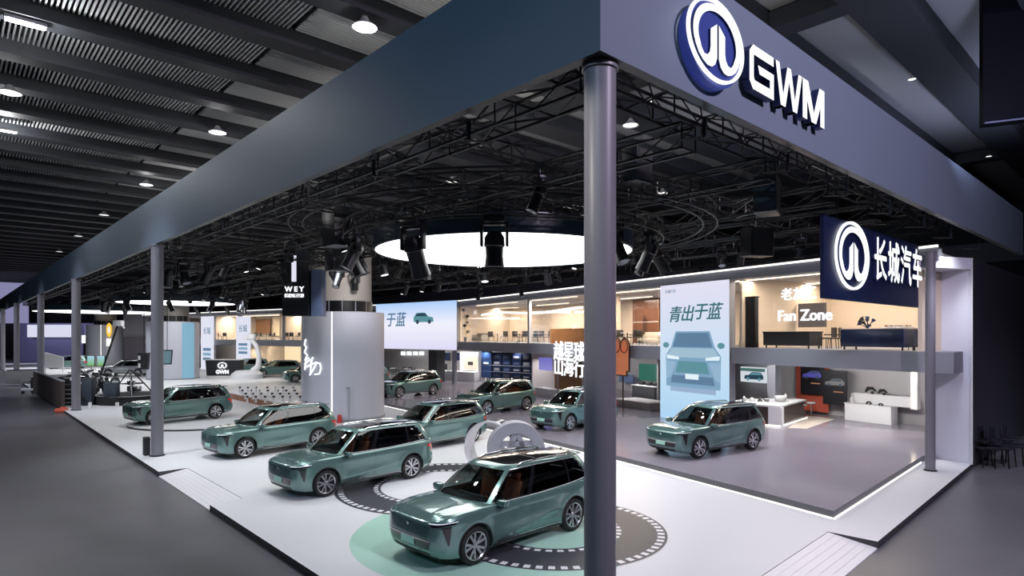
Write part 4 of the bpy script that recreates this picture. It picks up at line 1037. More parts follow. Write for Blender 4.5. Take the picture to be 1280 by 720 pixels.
# white pier left of the wall poster side and the grey pier beside the accessory desk
p, an = at(968, 5.5); g = MB(); g.box((p.x, p.y, 1.74), (.5, .5, 3.08), an); struct(g.build('trim_9', M_SLAB))
# glazing of the upper floor
for x0, x1 in ((577, 660), (664, 742), (748, 822), (928, 1030), (1031, 1148)):
    a_, an = at(x0, .12); b_, _ = at(x1, .12); m = (a_+b_)/2; g = MB(); g.box((m.x, m.y, 5.63), ((b_-a_).length, .02, 3.2), an)
    struct(g.build('window_1', M_GLASS))
# room lights: strips set into the ceilings
RL = [0]
def room_light(px, d, z, L, e, warm=True, w=.16):
    RL[0] += 1
    p, an = at(px, d, z); col = (1, .85, .68) if warm else (1, .96, .92)
    o = empty('ceiling_strip_light', p, an, 'slim %s ceiling strip light %s, %s, %s row' % ('warm' if warm else 'white', 'upstairs' if z > 4 else 'downstairs', 'behind the text Fan Zone' if px == 975 else 'below the navy sign' if px == 1060 else 'at the right end' if px > 1100 else 'above the display desk' if px in (965, 1040) else 'left of the tall poster wall' if px in (790, 800) else 'behind the corner column' if px in (690, 700) else 'above the wavy light' if px == 620 else 'near the shelf wall' if px == 625 else 'right of the wide screen' if px == 590 else 'below the wide screen' if px in (540, 500) else 'in the distance left of the big drum', 'rear' if d > 5 else 'front'), 'ceiling light', 'strip lights in the room ceilings')
    g = MB(); g.box((0, 0, -.03), (L, w, .04)); g.build('diffuser', M_LEDW if warm else M_LED, o)
    n = Vector((-math.sin(an), math.cos(an), 0)); dr = Vector((math.cos(an), math.sin(an), 0)); cnt = max(2, int(L/1.6))
    if z > 4: area('strip_glow', (p.x, p.y, z-.08), an, L, w*5, e, col)
    else:
        for k in range(cnt):        # wall washers turned to the back wall
            q = p+dr*((k+.5)/cnt-.5)*L+Vector((0, 0, -.08)); spot('wall_washer', q, q+n*3.4+Vector((0, 0, -2.0)), e*1.3/cnt, 118, .7, col, .06); spot('room_downlight', q+n*-1.2, q+n*-1.2+Vector((0, 0, -3)), e*1.5/cnt, 150, .8, col, .06)
for px, L, e in ((620, 7, 820), (690, 6, 760), (790, 5, 700), (975, 5, 170), (1060, 4.5, 260), (1120, 3, 160)):
    room_light(px, .75, 7.22, L, e); room_light(px, 5.2, 7.22, L*.8, e*.6)
for px, L, e in ((590, 6, 420), (540, 7, 520), (500, 7, 260), (625, 7, 420), (700, 6, 550), (800, 5, 420), (965, 4, 300), (1040, 4, 340), (1110, 3.5, 320)):
    room_light(px, 3.8, 3.25, L, e, False)
for px, L, e in ((275, 10, 700), (330, 10, 700), (370, 8, 500)):
    room_light(px, 3, 7.2, L, e); room_light(px, 3.8, 3.25, L, e*.9)
g = MB(); 
def wave(px0, px1, d, z):
    a_, _ = at(px0, d, z); b_, _ = at(px1, d, z); return [a_+(b_-a_)*u+Vector((0, 0, .10*math.sin(u*7.5)-.05)) for u in np.linspace(0, 1, 30)]
g.tube(wave(602, 728, 1.3, 6.42), .10, 6); tag(g.build('wave_light', M_LED), 'long wavy white light line floating in the warm upper room', 'ceiling light')
# ------------------------------------------------------------------ furniture prototypes
M_CHAIRD = mat('dark_chair_shell', (.035, .03, .028), .5); M_LEGW = mat('dark_leg', (.02, .02, .02), .4, .5); M_CREAM = mat('cream_fabric', (.55, .50, .42), .8)
M_DBLUE = mat('dark_blue_gloss', (.015, .03, .09), .25); M_CHAR = mat('charcoal_fabric', (.03, .032, .038), .7)
def mk_chair(m=M_CHAIRD, label='', group=''):
    o = empty('side_chair', label=label, cat='chair', group=group)
    g = MB(); g.box((0, 0, .45), (.48, .46, .06), bev=.02); g.build('seat', m, o, smooth=40)
    g = MB(); g.box((0, .22, .70), (.48, .05, .42), bev=.02); g.box((.23, .06, .60), (.04, .32, .05), bev=.01); g.box((-.23, .06, .60), (.04, .32, .05), bev=.01); g.build('backrest', m, o, smooth=40)
    for x in (-.2, .2):
        for y in (-.19, .19): g = MB(); g.tube([(x, y, .43), (x*1.15, y*1.15, 0)], .016, 5); g.build('leg', M_LEGW, o)
    return o
def mk_table(r=.42, h=.74, label='', group='', m=M_WHITE):
    o = empty('round_table', label=label, cat='table', group=group)
    g = MB(); g.lathe([(.001, h-.03), (r, h-.03), (r, h), (.001, h)], 28); g.build('tabletop', m, o, smooth=40)
    g = MB(); g.tube([(0, 0, .02), (0, 0, h-.03)], .035, 8); g.build('pedestal', M_LEGW, o)
    g = MB(); g.lathe([(.001, .0), (.24, 0), (.22, .03), (.001, .03)], 20); g.build('base', M_LEGW, o, smooth=40)
    return o
def mk_stool(label='', m=M_WHITE):
    o = empty('bar_stool', label=label, cat='stool')
    g = MB(); g.lathe([(.001, .68), (.22, .68), (.24, .72), (.22, .76), (.001, .76)], 24); g.build('seat', m, o, smooth=40)
    g = MB(); g.tube([(0, 0, .02), (0, 0, .68)], .03, 8); g.build('post', M_CHROME, o)
    g = MB(); g.lathe([(.001, .0), (.23, 0), (.23, .02), (.001, .025)], 24); g.build('base', M_CHROME, o, smooth=40)
    return o
def mk_sofa(L=1.8, m=M_CREAM, label='', name='sofa', cat='sofa'):
    o = empty(name, label=label, cat=cat)
    g = MB(); g.box((0, 0, .24), (L, .8, .30), bev=.04); g.build('base', m, o, smooth=40)
    g = MB(); g.box((0, .34, .56), (L, .18, .42), bev=.05); g.build('backrest', m, o, smooth=40)
    for s in (-1, 1):
        g = MB(); g.box((s*(L/2-.08), 0, .48), (.16, .8, .26), bev=.04); g.build('armrest', m, o, smooth=40)
    for s in (-1, 1):
        for y in (-.32, .32): g = MB(); g.tube([(s*(L/2-.12), y, 0), (s*(L/2-.12), y, .1)], .02, 5); g.build('leg', M_LEGW, o)
    return o
G2 = 'dark side chairs on the upper floor'
ch0 = mk_chair(label='small dark side chair in the warm upper floor lounge', group=G2); first = True
def chair_at(px, d, z, rz, label=None, src=None):
    global first
    p, an = at(px, d, z)
    if src is None:
        o = ch0 if first else copy_tree(ch0); first = False
    else: o = copy_tree(src)
    o.location = p; o.rotation_euler = (0, 0, an+rz)
    if label: o['label'] = label
    return o
for nth, (px, rz) in enumerate(((614, 1.4), (630, -1.5), (645, 1.5), (653, .3), (661, 1.5), (668, -1.5), (675, .4), (683, -.8), (776, 1.2), (790, -1.2), (797, .4))):
    chair_at(px, 1.5, 4.02, rz, 'small dark side chair upstairs in the warm rooms, %s from the tall plant' % ORD[nth])
for nth, (px, d, rz) in enumerate(((932, 2.2, .2), (938, 1.6, 1.3), (952, 2.6, -1.2), (1036, 1.4, -1.4), (1043, 1.8, -1.2), (1146, 2.0, -1.4))):
    chair_at(px, d, 4.02, rz, 'dark side chair upstairs right of the tall poster wall, %s of six from it' % ORD[nth])
T0 = mk_table(label='small round white table between the dark chairs upstairs', group='white round tables upstairs'); p, an = at(622, 1.5, 4.02); T0.location = p
for px in (649, 672, 784): p, an = at(px, 1.5, 4.02); copy_tree(T0, loc=p)
# upstairs right: long low counter, navy bar with things on it
def cab(px0, px1, d, z, dep, h, m, name, label, cat, legs=0, top=None, shift=0):
    a_, an = at(px0, d, z); b_, _ = at(px1, d, z); L = (b_-a_).length; mid = (a_+b_)/2
    o = empty(name, mid, an, label, cat); ny = 1
    z0 = .12 if legs else 0
    g = MB(); g.box((0, 0, (h+z0)/2), (L, dep, h-z0), bev=.015); g.build('body', m, o, smooth=40)
    g = MB(); g.box((0, 0, h+.02), (L+.06, dep+.06, .05), bev=.015); g.build('countertop', top or m, o, smooth=40)
    if legs:
        for s in (-1, 1):
            for y in (-1, 1): g = MB(); g.box((s*(L/2-.1), y*(dep/2-.1), .06), (.05, .05, .12)); g.build('leg', M_LEGW, o)
    return o
cab(962, 1020, 1.0, 4.02, .9, .70, M_CHAR, 'lounge_counter', 'long low charcoal counter upstairs under the Fan Zone letters', 'counter', 1)
cab(1060, 1139, 1.2, 4.02, 1.0, .80, M_DBLUE, 'display_bar', 'dark blue display bar upstairs below the navy hanging sign', 'counter', 1, M_SLAB)
cab(930, 946, .75, 4.02, .25, 2.35, M_MATBLK, 'tall_cabinet', 'tall black cabinet at the left end of the upper right room', 'cabinet')
p, an = at(1085, 1.3, 4.87)
o = empty('flower_arrangement', p, 0, 'dark leafy arrangement on the upstairs display bar', 'flowers')
rr = random.Random(3)
for k in range(9):
    g = MB(); x, y, z = rr.uniform(-.35, .35), rr.uniform(-.2, .2), rr.uniform(.1, .5); g.tube([(0, 0, 0), (x*.6, y*.6, z*.7), (x, y, z)], [.02, .015, .09], 6); g.build('leaf_stem', M_CHAR if k % 2 else M_DBLUE, o)
p, an = at(1122, 1.3, 4.87)
o = empty('food_tray', p, an, 'white tray of pastries on the upstairs display bar', 'tray')
g = MB(); g.box((0, 0, .03), (1.0, .5, .05), bev=.015); g.build('tray', M_WHITE, o)
for k in range(10):
    g = MB(); g.box((-.42+.09*k, rr.uniform(-.12, .12), .09), (.08, .16, .08), bev=.03); g.build('pastry', M_BEIGE if k % 2 else M_WOODB, o)
# Fan Zone lettering on the glass
p, an = at(979, .05, 0); q, _ = at(1037, .05, 0)
S4 = empty('glass_lettering', (p.x, p.y, 5.9), an, 'white letters Fan Zone with Chinese letters above on the upstairs glass', 'sign'); L = (q-p).length
text_mesh('letter', '老友汇', .56, .03, M_LEDS, S4, Matrix.Translation((L*.34, 0, .42)), bold=.018)
text_mesh('letter', 'Fan Zone', .66, .03, M_LEDS, S4, Matrix.Translation((L*.46, 0, -.48)), bold=.02)
# wall posters inside upper right room
def panel(px0, px1, y0, y1, d, m, name, label, cat, th=.06, fix=None):
    """upright panel parallel to the mezzanine front spanning the given columns at set-back d; y0,y1 = rows at its middle"""
    a_, an = at(px0, d); b_, _ = at(px1, d); mid = (a_+b_)/2; L = (b_-a_).length
    za, zb_ = zpx(y1, mid.y), zpx(y0, mid.y)
    o = empty(name, (mid.x, mid.y, (za+zb_)/2), an, label, cat); g = MB(); g.box((0, 0, 0), (L, th, zb_-za), bev=.008); g.build('panel', m, o)
    o['w'] = L; o['h'] = zb_-za; return o
panel(998, 1033, 379, 409, 4.4, mat('poster_grey', (.16, .15, .17), .5), 'wall_poster', 'dark framed poster on the upstairs wood wall behind the Fan Zone letters', 'poster')
panel(918, 922, 400, 410, 1, M_WHITE, 'wall_poster', 'small white notice board upstairs beside the tall poster wall', 'poster') if False else None
# car pictures used on screens (flat printed shapes)
def side_car(parent, cx, cz, w, y, m_body, m_glass, flip=1):
    h = w*.36; X = lambda u: cx+flip*(u-.5)*w; Zz = lambda v: cz+v*h
    body = [(0.0, .12), (.02, .48), (.10, .56), (.26, .62), (.40, .96), (.55, 1.0), (.85, .97), (.97, .62), (1.0, .50), (.99, .14), (.88, .10), (.12, .08)]
    poly_obj('picture_body', [[(X(u), Zz(v)) for u, v in body]], .012, m_body, parent, y=y)
    poly_obj('picture_glass', [[(X(u), Zz(v)) for u, v in [(.31, .64), (.42, .90), (.56, .93), (.82, .90), (.90, .66)]]], .006, m_glass, parent, y=y-.012)
    poly_obj('picture_wheels', [ell(X(u), Zz(.12), w*.075, w*.075, 20) for u in (.20, .80)], .006, m_glass, parent, y=y-.012)
def front_car(parent, cx, cz, w, y, m_body, m_glass, m_light, m_dark):
    X = lambda u: cx+u*w/2; Zz = lambda v: cz+v*w*.40
    poly_obj('picture_body', [[(X(u), Zz(v)) for u, v in [(-.98, -.95), (-1, .15), (-.80, .42), (-.62, .98), (.62, .98), (.80, .42), (1, .15), (.98, -.95)]]], .012, m_body, parent, y=y)
    poly_obj('picture_hood', [[(X(u), Zz(v)) for u, v in [(-.92, .16), (-.76, .40), (.76, .40), (.92, .16), (.55, .08), (-.55, .08)]]], .006, emis('picture_hood_blue', (.34, .50, .62), 1), parent, y=y-.012)
    for s in (-1, 1): poly_obj('picture_cheek', [[(X(s*u), Zz(v)) for u, v in [(.98, -.05), (.60, -.08), (.80, -.62), (.98, -.70)]]], .006, emis('picture_cheek_blue', (.28, .44, .60), 1), parent, y=y-.012)
    poly_obj('picture_windshield', [[(X(u), Zz(v)) for u, v in [(-.72, .44), (-.57, .92), (.57, .92), (.72, .44)]]], .006, m_glass, parent, y=y-.012)
    poly_obj('picture_lamps', [[(X(s*u), Zz(v)) for u, v in [(.50, .10), (.97, .16), (.95, .02), (.48, .0)]] for s in (-1, 1)], .006, m_light, parent, y=y-.012)
    poly_obj('picture_grille', [[(X(u), Zz(v)) for u, v in [(-.62, -.45), (-.50, -.05), (.50, -.05), (.62, -.45)]]], .006, m_dark, parent, y=y-.012)
    poly_obj('picture_intake', [[(X(u), Zz(v)) for u, v in [(-.80, -.82), (-.74, -.55), (.74, -.55), (.80, -.82)]]], .006, m_glass, parent, y=y-.012)
    poly_obj('picture_plate', [[(X(u), Zz(v)) for u, v in [(-.24, -.66), (-.24, -.48), (.24, -.48), (.24, -.66)]]], .006, m_light, parent, y=y-.02)
    for s in (-1, 1): poly_obj('picture_mirror', [ell(X(s*1.0), Zz(.50), w*.06, w*.04, 16)], .006, m_dark, parent, y=y)
def grad_emis(name, top, bot, s, z0, z1, mid=None):
    m = bpy.data.materials.new(name); m.use_nodes = True; nt = m.node_tree; b = nt.nodes['Principled BSDF']; b.inputs['Base Color'].default_value = (.02, .02, .02, 1); b.inputs['Roughness'].default_value = .4
    tc = nt.nodes.new('ShaderNodeTexCoord'); sp = nt.nodes.new('ShaderNodeSeparateXYZ'); mr = nt.nodes.new('ShaderNodeMapRange'); cr = nt.nodes.new('ShaderNodeValToRGB')
    mr.inputs['From Min'].default_value = z0; mr.inputs['From Max'].default_value = z1
    cr.color_ramp.elements[0].color = (*bot, 1); cr.color_ramp.elements[1].color = (*top, 1)
    if mid: e = cr.color_ramp.elements.new(mid[0]); e.color = (*mid[1], 1)
    nt.links.new(tc.outputs['Object'], sp.inputs[0]); nt.links.new(sp.outputs['Z'], mr.inputs['Value']); nt.links.new(mr.outputs[0], cr.inputs[0]); nt.links.new(cr.outputs[0], b.inputs['Emission Color']); b.inputs['Emission Strength'].default_value = s; return m
PIC_T = emis('picture_teal', (.10, .27, .32), 1.0); PIC_D = emis('picture_dark', (.02, .05, .08), 1.0); PIC_L = emis('picture_light', (.75, .88, .95), 1.0); PIC_B = emis('picture_blue', (.20, .36, .52), 1.0); PIC_M = emis('picture_mid', (.10, .20, .32), 1.0)
# tall poster on the mezzanine line
a_, an = at(825.5, -.12); b_, _ = at(911.5, -.12); mid = (a_+b_)/2; PW = (b_-a_).length
S5 = empty('display_wall', (mid.x, mid.y, 0), an, 'tall glowing poster wall with green calligraphy above a front view of a car', 'display')
g = MB(); g.box((0, .22, 3.72), (PW, .40, 7.04)); g.build('frame', M_SLAB, S5)
g = MB(); g.box((0, .0, 3.72), (PW-.02, .04, 7.02)); g.build('screen', grad_emis('poster_light', (.80, .78, .93), (.42, .68, .92), .95, .3, 7.2, (.33, (.55, .76, .94))), S5)
for k, (ch, dz) in enumerate(zip('青出于蓝', (0, .02, .10, .08))):
    text_mesh('calligraphy', ch, PW*.20, .012, emis('ink_teal', (.03, .14, .17), 1.0), S5, Matrix.Translation((-PW*.27+k*PW*.19, -.03, 5.62+dz)), bold=.016, shear=.25, scale=(1, .95))
text_mesh('small_print', '长城汽车', .20, .01, PIC_M, S5, Matrix.Translation((-PW*.33, -.03, 6.88)))
text_mesh('small_print', '—————  ——————', .16, .01, emis('hairline', (.5, .5, .6), 1), S5, Matrix.Translation((0, -.03, 4.78)))
front_car(S5, 0, 3.35, PW*.80, -.03, PIC_B, PIC_M, PIC_L, PIC_T)
g = MB(); g.box((0, -.025, 1.95), (PW*.66, .01, .5)); g.build('picture_ground', emis('picture_ground', (.30, .42, .60), 1), S5)
# wide screen on the curved part
a_, _ = at(470, -.15); b_, _ = at(571, -.15); d = b_-a_; an = math.atan2(d.y, d.x); mid = (a_+b_)/2; SW = d.length
S6 = empty('video_screen', (mid.x, mid.y, 5.5), an, 'wide pale blue video screen showing a small teal car and calligraphy', 'screen')
g = MB(); g.box((0, .16, 0), (SW, .3, 4.55)); g.build('frame', M_SLAB, S6)
g = MB(); g.box((0, 0, 0), (SW-.05, .04, 4.5)); g.build('screen', grad_emis('screen_light', (.42, .62, .95), (.72, .70, .90), 1.0, -2.2, 2.2, (.55, (.86, .86, .97))), S6)
side_car(S6, SW*.12, .25, SW*.24, -.03, PIC_T, PIC_D, -1)
text_mesh('calligraphy', '于', 1.5, .02, PIC_M, S6, Matrix.Translation((-SW*.30, -.03, .55)), offset=.02, shear=.2); text_mesh('calligraphy', '蓝', 1.5, .02, PIC_M, S6, Matrix.Translation((-SW*.17, -.03, .55)), offset=.02, shear=.2)
# ------------------------------------------------------------------ ground floor, right side: accessory shop
cx, cy = P(975, 530, .2)
desk = empty('display_desk', (14.6, 33.4, .2), math.radians(-60), 'long white-topped display desk with dark glass sides right of the glossy platform car', 'desk')
dp = [P(868, 528, .2), P(974.5, 533.5, .2), P(984.5, 529, .2), P(1009, 521.5, .2)]
desk.location = (0, 0, .2); desk.rotation_euler = (0, 0, 0)
q0 = Vector((*P(975, 533.5, .2), 0)); q1 = Vector((*P(1008, 523, .2), 0)); q2 = Vector((*P(905, 528, .2), 0))
back = (q1-q0)*.62; top = [q0, q1, q1+(q2-q0)*.25+back*.12, q2+back, q2]
g = MB(); g.prism([tuple(p.xy) for p in top], .92, 1.0); g.build('countertop', M_WHITE, desk)
ins = [q0*.965+q1*.02+q2*.015, q1*.96+q0*.02+q2*.02, q1*.9+q2*.1+back*.1, q2+back*.9, q2*.98+q0*.01+q1*.01]
g = MB(); g.prism([tuple(p.xy) for p in ins], .0, .92); g.build('body', mat('desk_smoked', (.06, .042, .035), .2), desk)
g = MB(); e = (q0-q2).normalized(); f = (q1-q0).normalized(); c = q0-e*.25+f*.22; g.box((c.x, c.y, .46), (.62, .50, .92), math.atan2(e.y, e.x)); g.build('end_panel', M_WHITE, desk)
g = MB(); g.tube([q2+Vector((0, 0, .04))+Vector((0, -.05, 0)), q0+Vector((0, -.05, .04)), q1+Vector((.05, 0, .04))], .03, 4); g.build('foot_light', M_LED, desk)
desk_items = [((975, 505), 'white cup-shaped display model', .28, .32), ((982, 497), 'small upright white device', .12, .40), ((988, 503), 'small white cube object', .12, .14), ((940, 502), 'low white model', .30, .14), ((950, 500), 'dark cone-shaped object', .14, .24), ((930, 502), 'white boxy model', .2, .2), ((958, 503), 'white bowl', .18, .14), ((995, 501), 'white wedge', .16, .12)]
for (px, py), lb, w, h in desk_items:
    Y = q0.y+ (2.2 if px < 965 else 1.9 if px < 985 else 3.6); X = (px-640)/FPX*Y
    Y = min(Y, 33.6); 
    g = MB(); m = M_CHAIRD if 'dark' in lb else M_WHITE
    if 'cup' in lb: g.lathe([(.001, 0), (w*.6, 0), (w, h*.6), (w*.95, h), (w*.7, h*.95), (w*.5, h*.3), (.001, h*.25)], 20)
    elif 'cone' in lb: g.lathe([(.001, 0), (w, 0), (.02, h), (.001, h)], 16)
    elif 'bowl' in lb: g.lathe([(.001, 0), (w*.5, 0), (w, h), (w*.85, h), (.001, h*.3)], 20)
    elif 'wedge' in lb: g.prism([(-w, 0), (w, 0), (w, h), (0, h*1.2)], -w/2, w/2, Matrix.Rotation(math.pi/2, 4, 'X'))
    else: g.box((0, 0, h/2), (w, w*.8, h), bev=.03); g.box((0, 0, h+.03), (w*.5, w*.4, .06), bev=.02)
    t = (q0+q1+q2+q2+back)/4
    # keep every item on the desk: slide along its length by its column
    u = (px-905)/(1008-905); base = (q2*.5+ (q2+back)*.5)*(1-min(1, u*1.35))+q0*0
    k = (px-640)/FPX; cen = q2+back*.45; cen2 = (q0+q1)/2+(q2-q0).normalized()*.35
    fa, fb = cen.x-k*cen.y, cen2.x-k*cen2.y; tt = max(.02, min(.98, fa/(fa-fb) if fa != fb else .5)); pos = cen+(cen2-cen)*tt
    tag(g.build('display_item', m, loc=(pos.x, pos.y, 1.2), smooth=40), lb+' on the long white-topped desk', 'display item')
for px, py, lb in ((1003, 523, 'white stool at the right end of the display desk'), (1014, 520, 'white stool standing on the pale rug, farther from the desk')):
    s_ = mk_stool(lb); x, y = P(px, py, .2); s_.location = (x, y, .2)
lightpool = [P(985, 535, .2), P(1008, 536, .2), P(1043, 524, .2), P(1010, 519, .2)]
g = MB(); g.prism(lightpool, .2, .212); tag(g.build('floor_lightpool', mat('painted_lightpool', (.55, .48, .42), .8)), 'pale painted rug on the glossy floor beside the display desk', 'lightpool')  # pool of light on the floor, painted as a pale sheet
panel(995, 1036, 440, 514, 8.55, mat('coral_paint', (.62, .12, .07), .6), 'wall_panel', 'coral red wall panel behind the black posters', 'wall panel', .03)
def poster(px0, px1, y0, y1, d, label, hue):
    o = panel(px0, px1, y0, y1, d, mat('poster_black', (.012, .012, .016), .4), 'wall_poster', label, 'poster', .05)
    w, h = o['w'], o['h']
    side_car(o, 0, .05*h, w*.8, -.03, emis('pic_'+hue, {'blue': (.06, .05, .30), 'grey': (.16, .15, .15)}[hue], 1), PIC_D)
    text_mesh('caption', 'POER' if hue == 'grey' else 'TANK', h*.10, .006, emis('cap', (.5, .2, .1), 1), o, Matrix.Translation((w*.2, -.03, -h*.08))) if False else None
    g = MB(); g.box((w*.15, -.03, -h*.12), (w*.4, .01, h*.03)); g.build('caption_line', emis('cap', (.5, .22, .12), .8), o); return o
poster(1001, 1030, 456, 493, 8.3, 'black wall poster with a blue truck, left of the pair on the coral wall', 'blue')
poster(1029, 1059, 463, 506, 8.0, 'black wall poster with a grey off-roader, right of the pair and lower', 'grey')
panel(926, 960, 459, 478, 8.3, emis('snow_screen', (.62, .66, .72), 1.0), 'wall_screen', 'wall screen showing a car in snow behind the display desk', 'screen')
o = bpy.data.objects['wall_screen']
side_car(o, 0, -o['h']*.35, o['w']*.7, -.035, PIC_D, PIC_T); g = MB(); g.box((-.1, -.035, o['h']*.32), (o['w']*.9, .01, o['h']*.2)); g.build('snow_slope', emis('slope', (.06, .14, .13), 1), o)
# white console with steps and small objects
con = cab(1060, 1118, 7.9, .2, .6, .85, M_WHITE, 'display_console', 'long white wall console with small black objects, right of the black posters', 'console')
g = MB(); g.box((.5, .22, 1.15), (3.0, .25, .5), bev=.01); g.build('rear_shelf', M_WHITE, con)
for px, dz, sc_, lb in ((1088, .0, 1.0, 'black rounded gadget on the white wall console, left one'), (1103, .0, .8, 'black gadget on the white wall console, right one'), (1086, -.0, .5, 'tiny black object below the left gadget'), (1101, 0, .4, 'tiny black object below the right gadget')):
    hi = sc_ > .6; p, an = at(px, 7.75 if not hi else 8.1, 1.07 if not hi else 1.60); g = MB(); 
    g.tube([(-.25*sc_, 0, .1*sc_), (-.12*sc_, 0, .28*sc_), (.1*sc_, 0, .30*sc_), (.28*sc_, 0, .16*sc_)], [.05, .10*sc_, .08*sc_, .04], 8); g.box((.1*sc_, 0, .07*sc_), (.1, .12, .14*sc_), bev=.01)
    tag(g.build('gadget', M_MATBLK, loc=p, rz=an, smooth=40), lb, 'gadget')
p, an = at(1065, 7.9, 1.07); g = MB(); g.lathe([(.001, 0), (.10, 0), (.10, .25), (.05, .32), (.05, .5), (.001, .52)], 16); tag(g.build('bottle', M_WHITE, loc=p), 'white bottle at the left end of the wall console', 'bottle')
o = panel(1140, 1149, 460, 512, 6.5, mat('niche_frame', (.7, .68, .68), .5), 'lit_niche', 'tall white wall niche glowing at the right end of the shop', 'niche', .3)
g = MB(); g.box((0, -.17, 0), (o['w']*.5, .03, o['h']*.9)); g.build('light_panel', M_LEDW, o)
# ------------------------------------------------------------------ ground floor, middle
cab(797, 825, 5.0, .2, 1.0, 1.0, M_CHAR, 'display_counter', 'dark-fronted display counter with white top left of the tall poster wall', 'counter', 0, M_WHITE)
panel(799, 824, 455, 476, 6.6, emis('green_screen', (.012, .11, .075), 1.1), 'wall_screen', 'dark green wall screen above the counter left of the tall poster wall', 'screen')
for k, (px, lb) in enumerate(((803, 'dark gadget on the display counter, left'), (812, 'dark gadget on the display counter, centre'), (820, 'dark gadget on the display counter, right'))):
    p, an = at(px, 4.9, 1.26); g = MB(); g.box((0, 0, .06), (.5-.08*k, .3, .12), bev=.04); g.box((.1, 0, .16), (.2, .2, .1), bev=.03); tag(g.build('gadget', M_MATBLK, loc=p, rz=an), lb, 'gadget')
cab(782, 826, 2.0, .2, 1.6, .42, M_WALLD, 'low_plinth', 'low two-step taupe plinth beside the foot of the tall poster wall', 'plinth', 0, M_WALLG)
panel(774, 791, 468, 478, 8.2, emis('blue_print', (.05, .08, .16), 1.0), 'wall_poster', 'small dark picture on the wall below the orange cut-out', 'poster')
# orange cut-out shape with two round bumps
p, an = at(777, -.3)
Yc = p.y; o = empty('cutout_board', (p.x, p.y, 0), an, 'orange cut-out board with two round bumps right of the corner column', 'board')
s = Yc/FPX*1.12
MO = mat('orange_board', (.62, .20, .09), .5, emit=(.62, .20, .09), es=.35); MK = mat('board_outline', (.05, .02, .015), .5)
def cut(m, e, y, nm):
    zc = zpx(446, Yc); w = 13*s
    poly_obj(nm, [[(-w-e, zc-15*s-e), (w+e, zc-15*s-e), (w+e, zc+10*s), (-w-e, zc+10*s)], ell(-6.6*s, zc+12*s, 6.6*s+e, 8*s+e, 28), ell(6.6*s, zc+12*s, 6.6*s+e, 8*s+e, 28), [(-w*.8-e, zc-20*s-e), (w*.7+e, zc-20*s-e), (w*.7+e, zc-15*s), (-w*.8-e, zc-15*s)]], .06, m, o, y=y)
cut(MK, .07, .0, 'outline'); cut(MO, 0, -.03, 'face')
for sg in (-1, 1): ring_obj('bump_line', sg*6.6*s, zpx(446, Yc)+12*s, 6.4*s, 7.8*s, .05, .02, MK, o, y=-.10)
g = MB(); g.tube([(0, .1, zpx(466, Yc)), (0, .1, .2)], .05, 6); g.build('post', MK, o)
# block lettering
p, an = at(692, -.25); q, _ = at(731, -.25); L = (q-p).length
S7 = empty('block_lettering', (p.x, p.y, 0), an, 'big white block Chinese lettering in front of the mezzanine edge left of the corner column', 'sign')
for r_, row in enumerate(('越星球', '山海行')):
    for k, ch in enumerate(row):
        text_mesh('letter', ch, L*.34, .06, M_LEDS, S7, Matrix.Translation((L*(.17+.33*k), 0, zpx(440+19*r_, p.y))), bold=.018, scale=(1, 1.12))
for x in (.1, .9): g = MB(); g.box((L*x, .1, 1.6), (.06, .06, 3.1)); g.build('support_post', M_SLAB, S7)
panel(674, 690, 447, 463, 1.5, grad_emis('purple_scr', (.10, .08, .45), (.30, .30, .65), 1.0, -1, 1), 'wall_screen', 'violet wall screen left of the white block lettering', 'screen')
cross_wall(694, 1.2, 5.5, .2, 2.6, M_WOODB)
cab(674, 733, .75, .2, .8, .55, M_WALLG, 'low_bench', 'long pale grey bench below the white block lettering', 'bench')
# dark shelf wall with compartments
o = panel(616, 656, 441, 473, 4.0, M_DBLUE, 'shelf_wall', 'dark navy shelf wall with many compartments behind the platform car', 'shelf', .4)
w, h = o['w'], o['h']
for i in range(6):
    g = MB(); g.box((-w/2+w*i/5, -.24, 0), (.05, .1, h)); g.build('upright', M_BLK, o)
for j in range(5):
    g = MB(); g.box((0, -.24, -h/2+h*j/4), (w, .1, .05)); g.build('shelf_board', M_SLAB if j in (1, 2) else M_BLK, o)
rr = random.Random(5)
for i in range(5):
    for j in range(4):
        g = MB(); g.box((-w/2+w*(i+.5)/5, -.22, -h/2+h*j/4+.22), (w*.11, .08, .10+.2*rr.random())); g.build('shelf_item', rr.choice((M_SLAB, M_CHAR, mat('shelf_blue', (.05, .08, .16), .4))), o)
o = panel(604, 613, 438, 472, 3.0, mat('blue_door_panel', (.03, .07, .20), .3), 'blue_panel', 'dark blue upright panel left of the shelf wall', 'panel', .2)
g = MB(); g.box((0, -.12, .1), (o['w']*.5, .02, .15)); g.build('sign_line', M_LEDS, o)
# kitchen-like white niche and two wall screens
o = panel(577, 600, 440, 475, 5.5, M_WHITE, 'white_cabinet', 'white wall cabinet with a lit recess behind the slim post', 'cabinet', .5)
w, h = o['w'], o['h']
g = MB(); g.box((.1*w, -.26, .12*h), (w*.72, .06, h*.45)); g.build('recess', M_WOOD, o); g = MB(); g.box((0, -.27, -.28*h), (w*.7, .06, h*.22)); g.build('oven_front', M_MATBLK, o); g = MB(); g.box((.1*w, -.31, .10*h), (w*.25, .08, h*.12)); g.build('machine', M_CHAIRD, o)
panel(551, 562, 441, 450.5, 8.5, M_DBLUE, 'wall_screen', 'left of two small dark blue screens on the white wall', 'screen'); panel(569, 577, 441, 450.5, 8.5, M_DBLUE, 'wall_screen', 'right of two small dark blue screens, behind the slim post', 'screen')
for px in (504, 511.5, 519.5, 527): panel(px-2.8, px+2.8, 439.5, 444, 8.5, M_LEDS, 'wall_lightbox', 'small lit white picture in the row on the grey back wall', 'light box')['group'] = 'row of small lit frames'
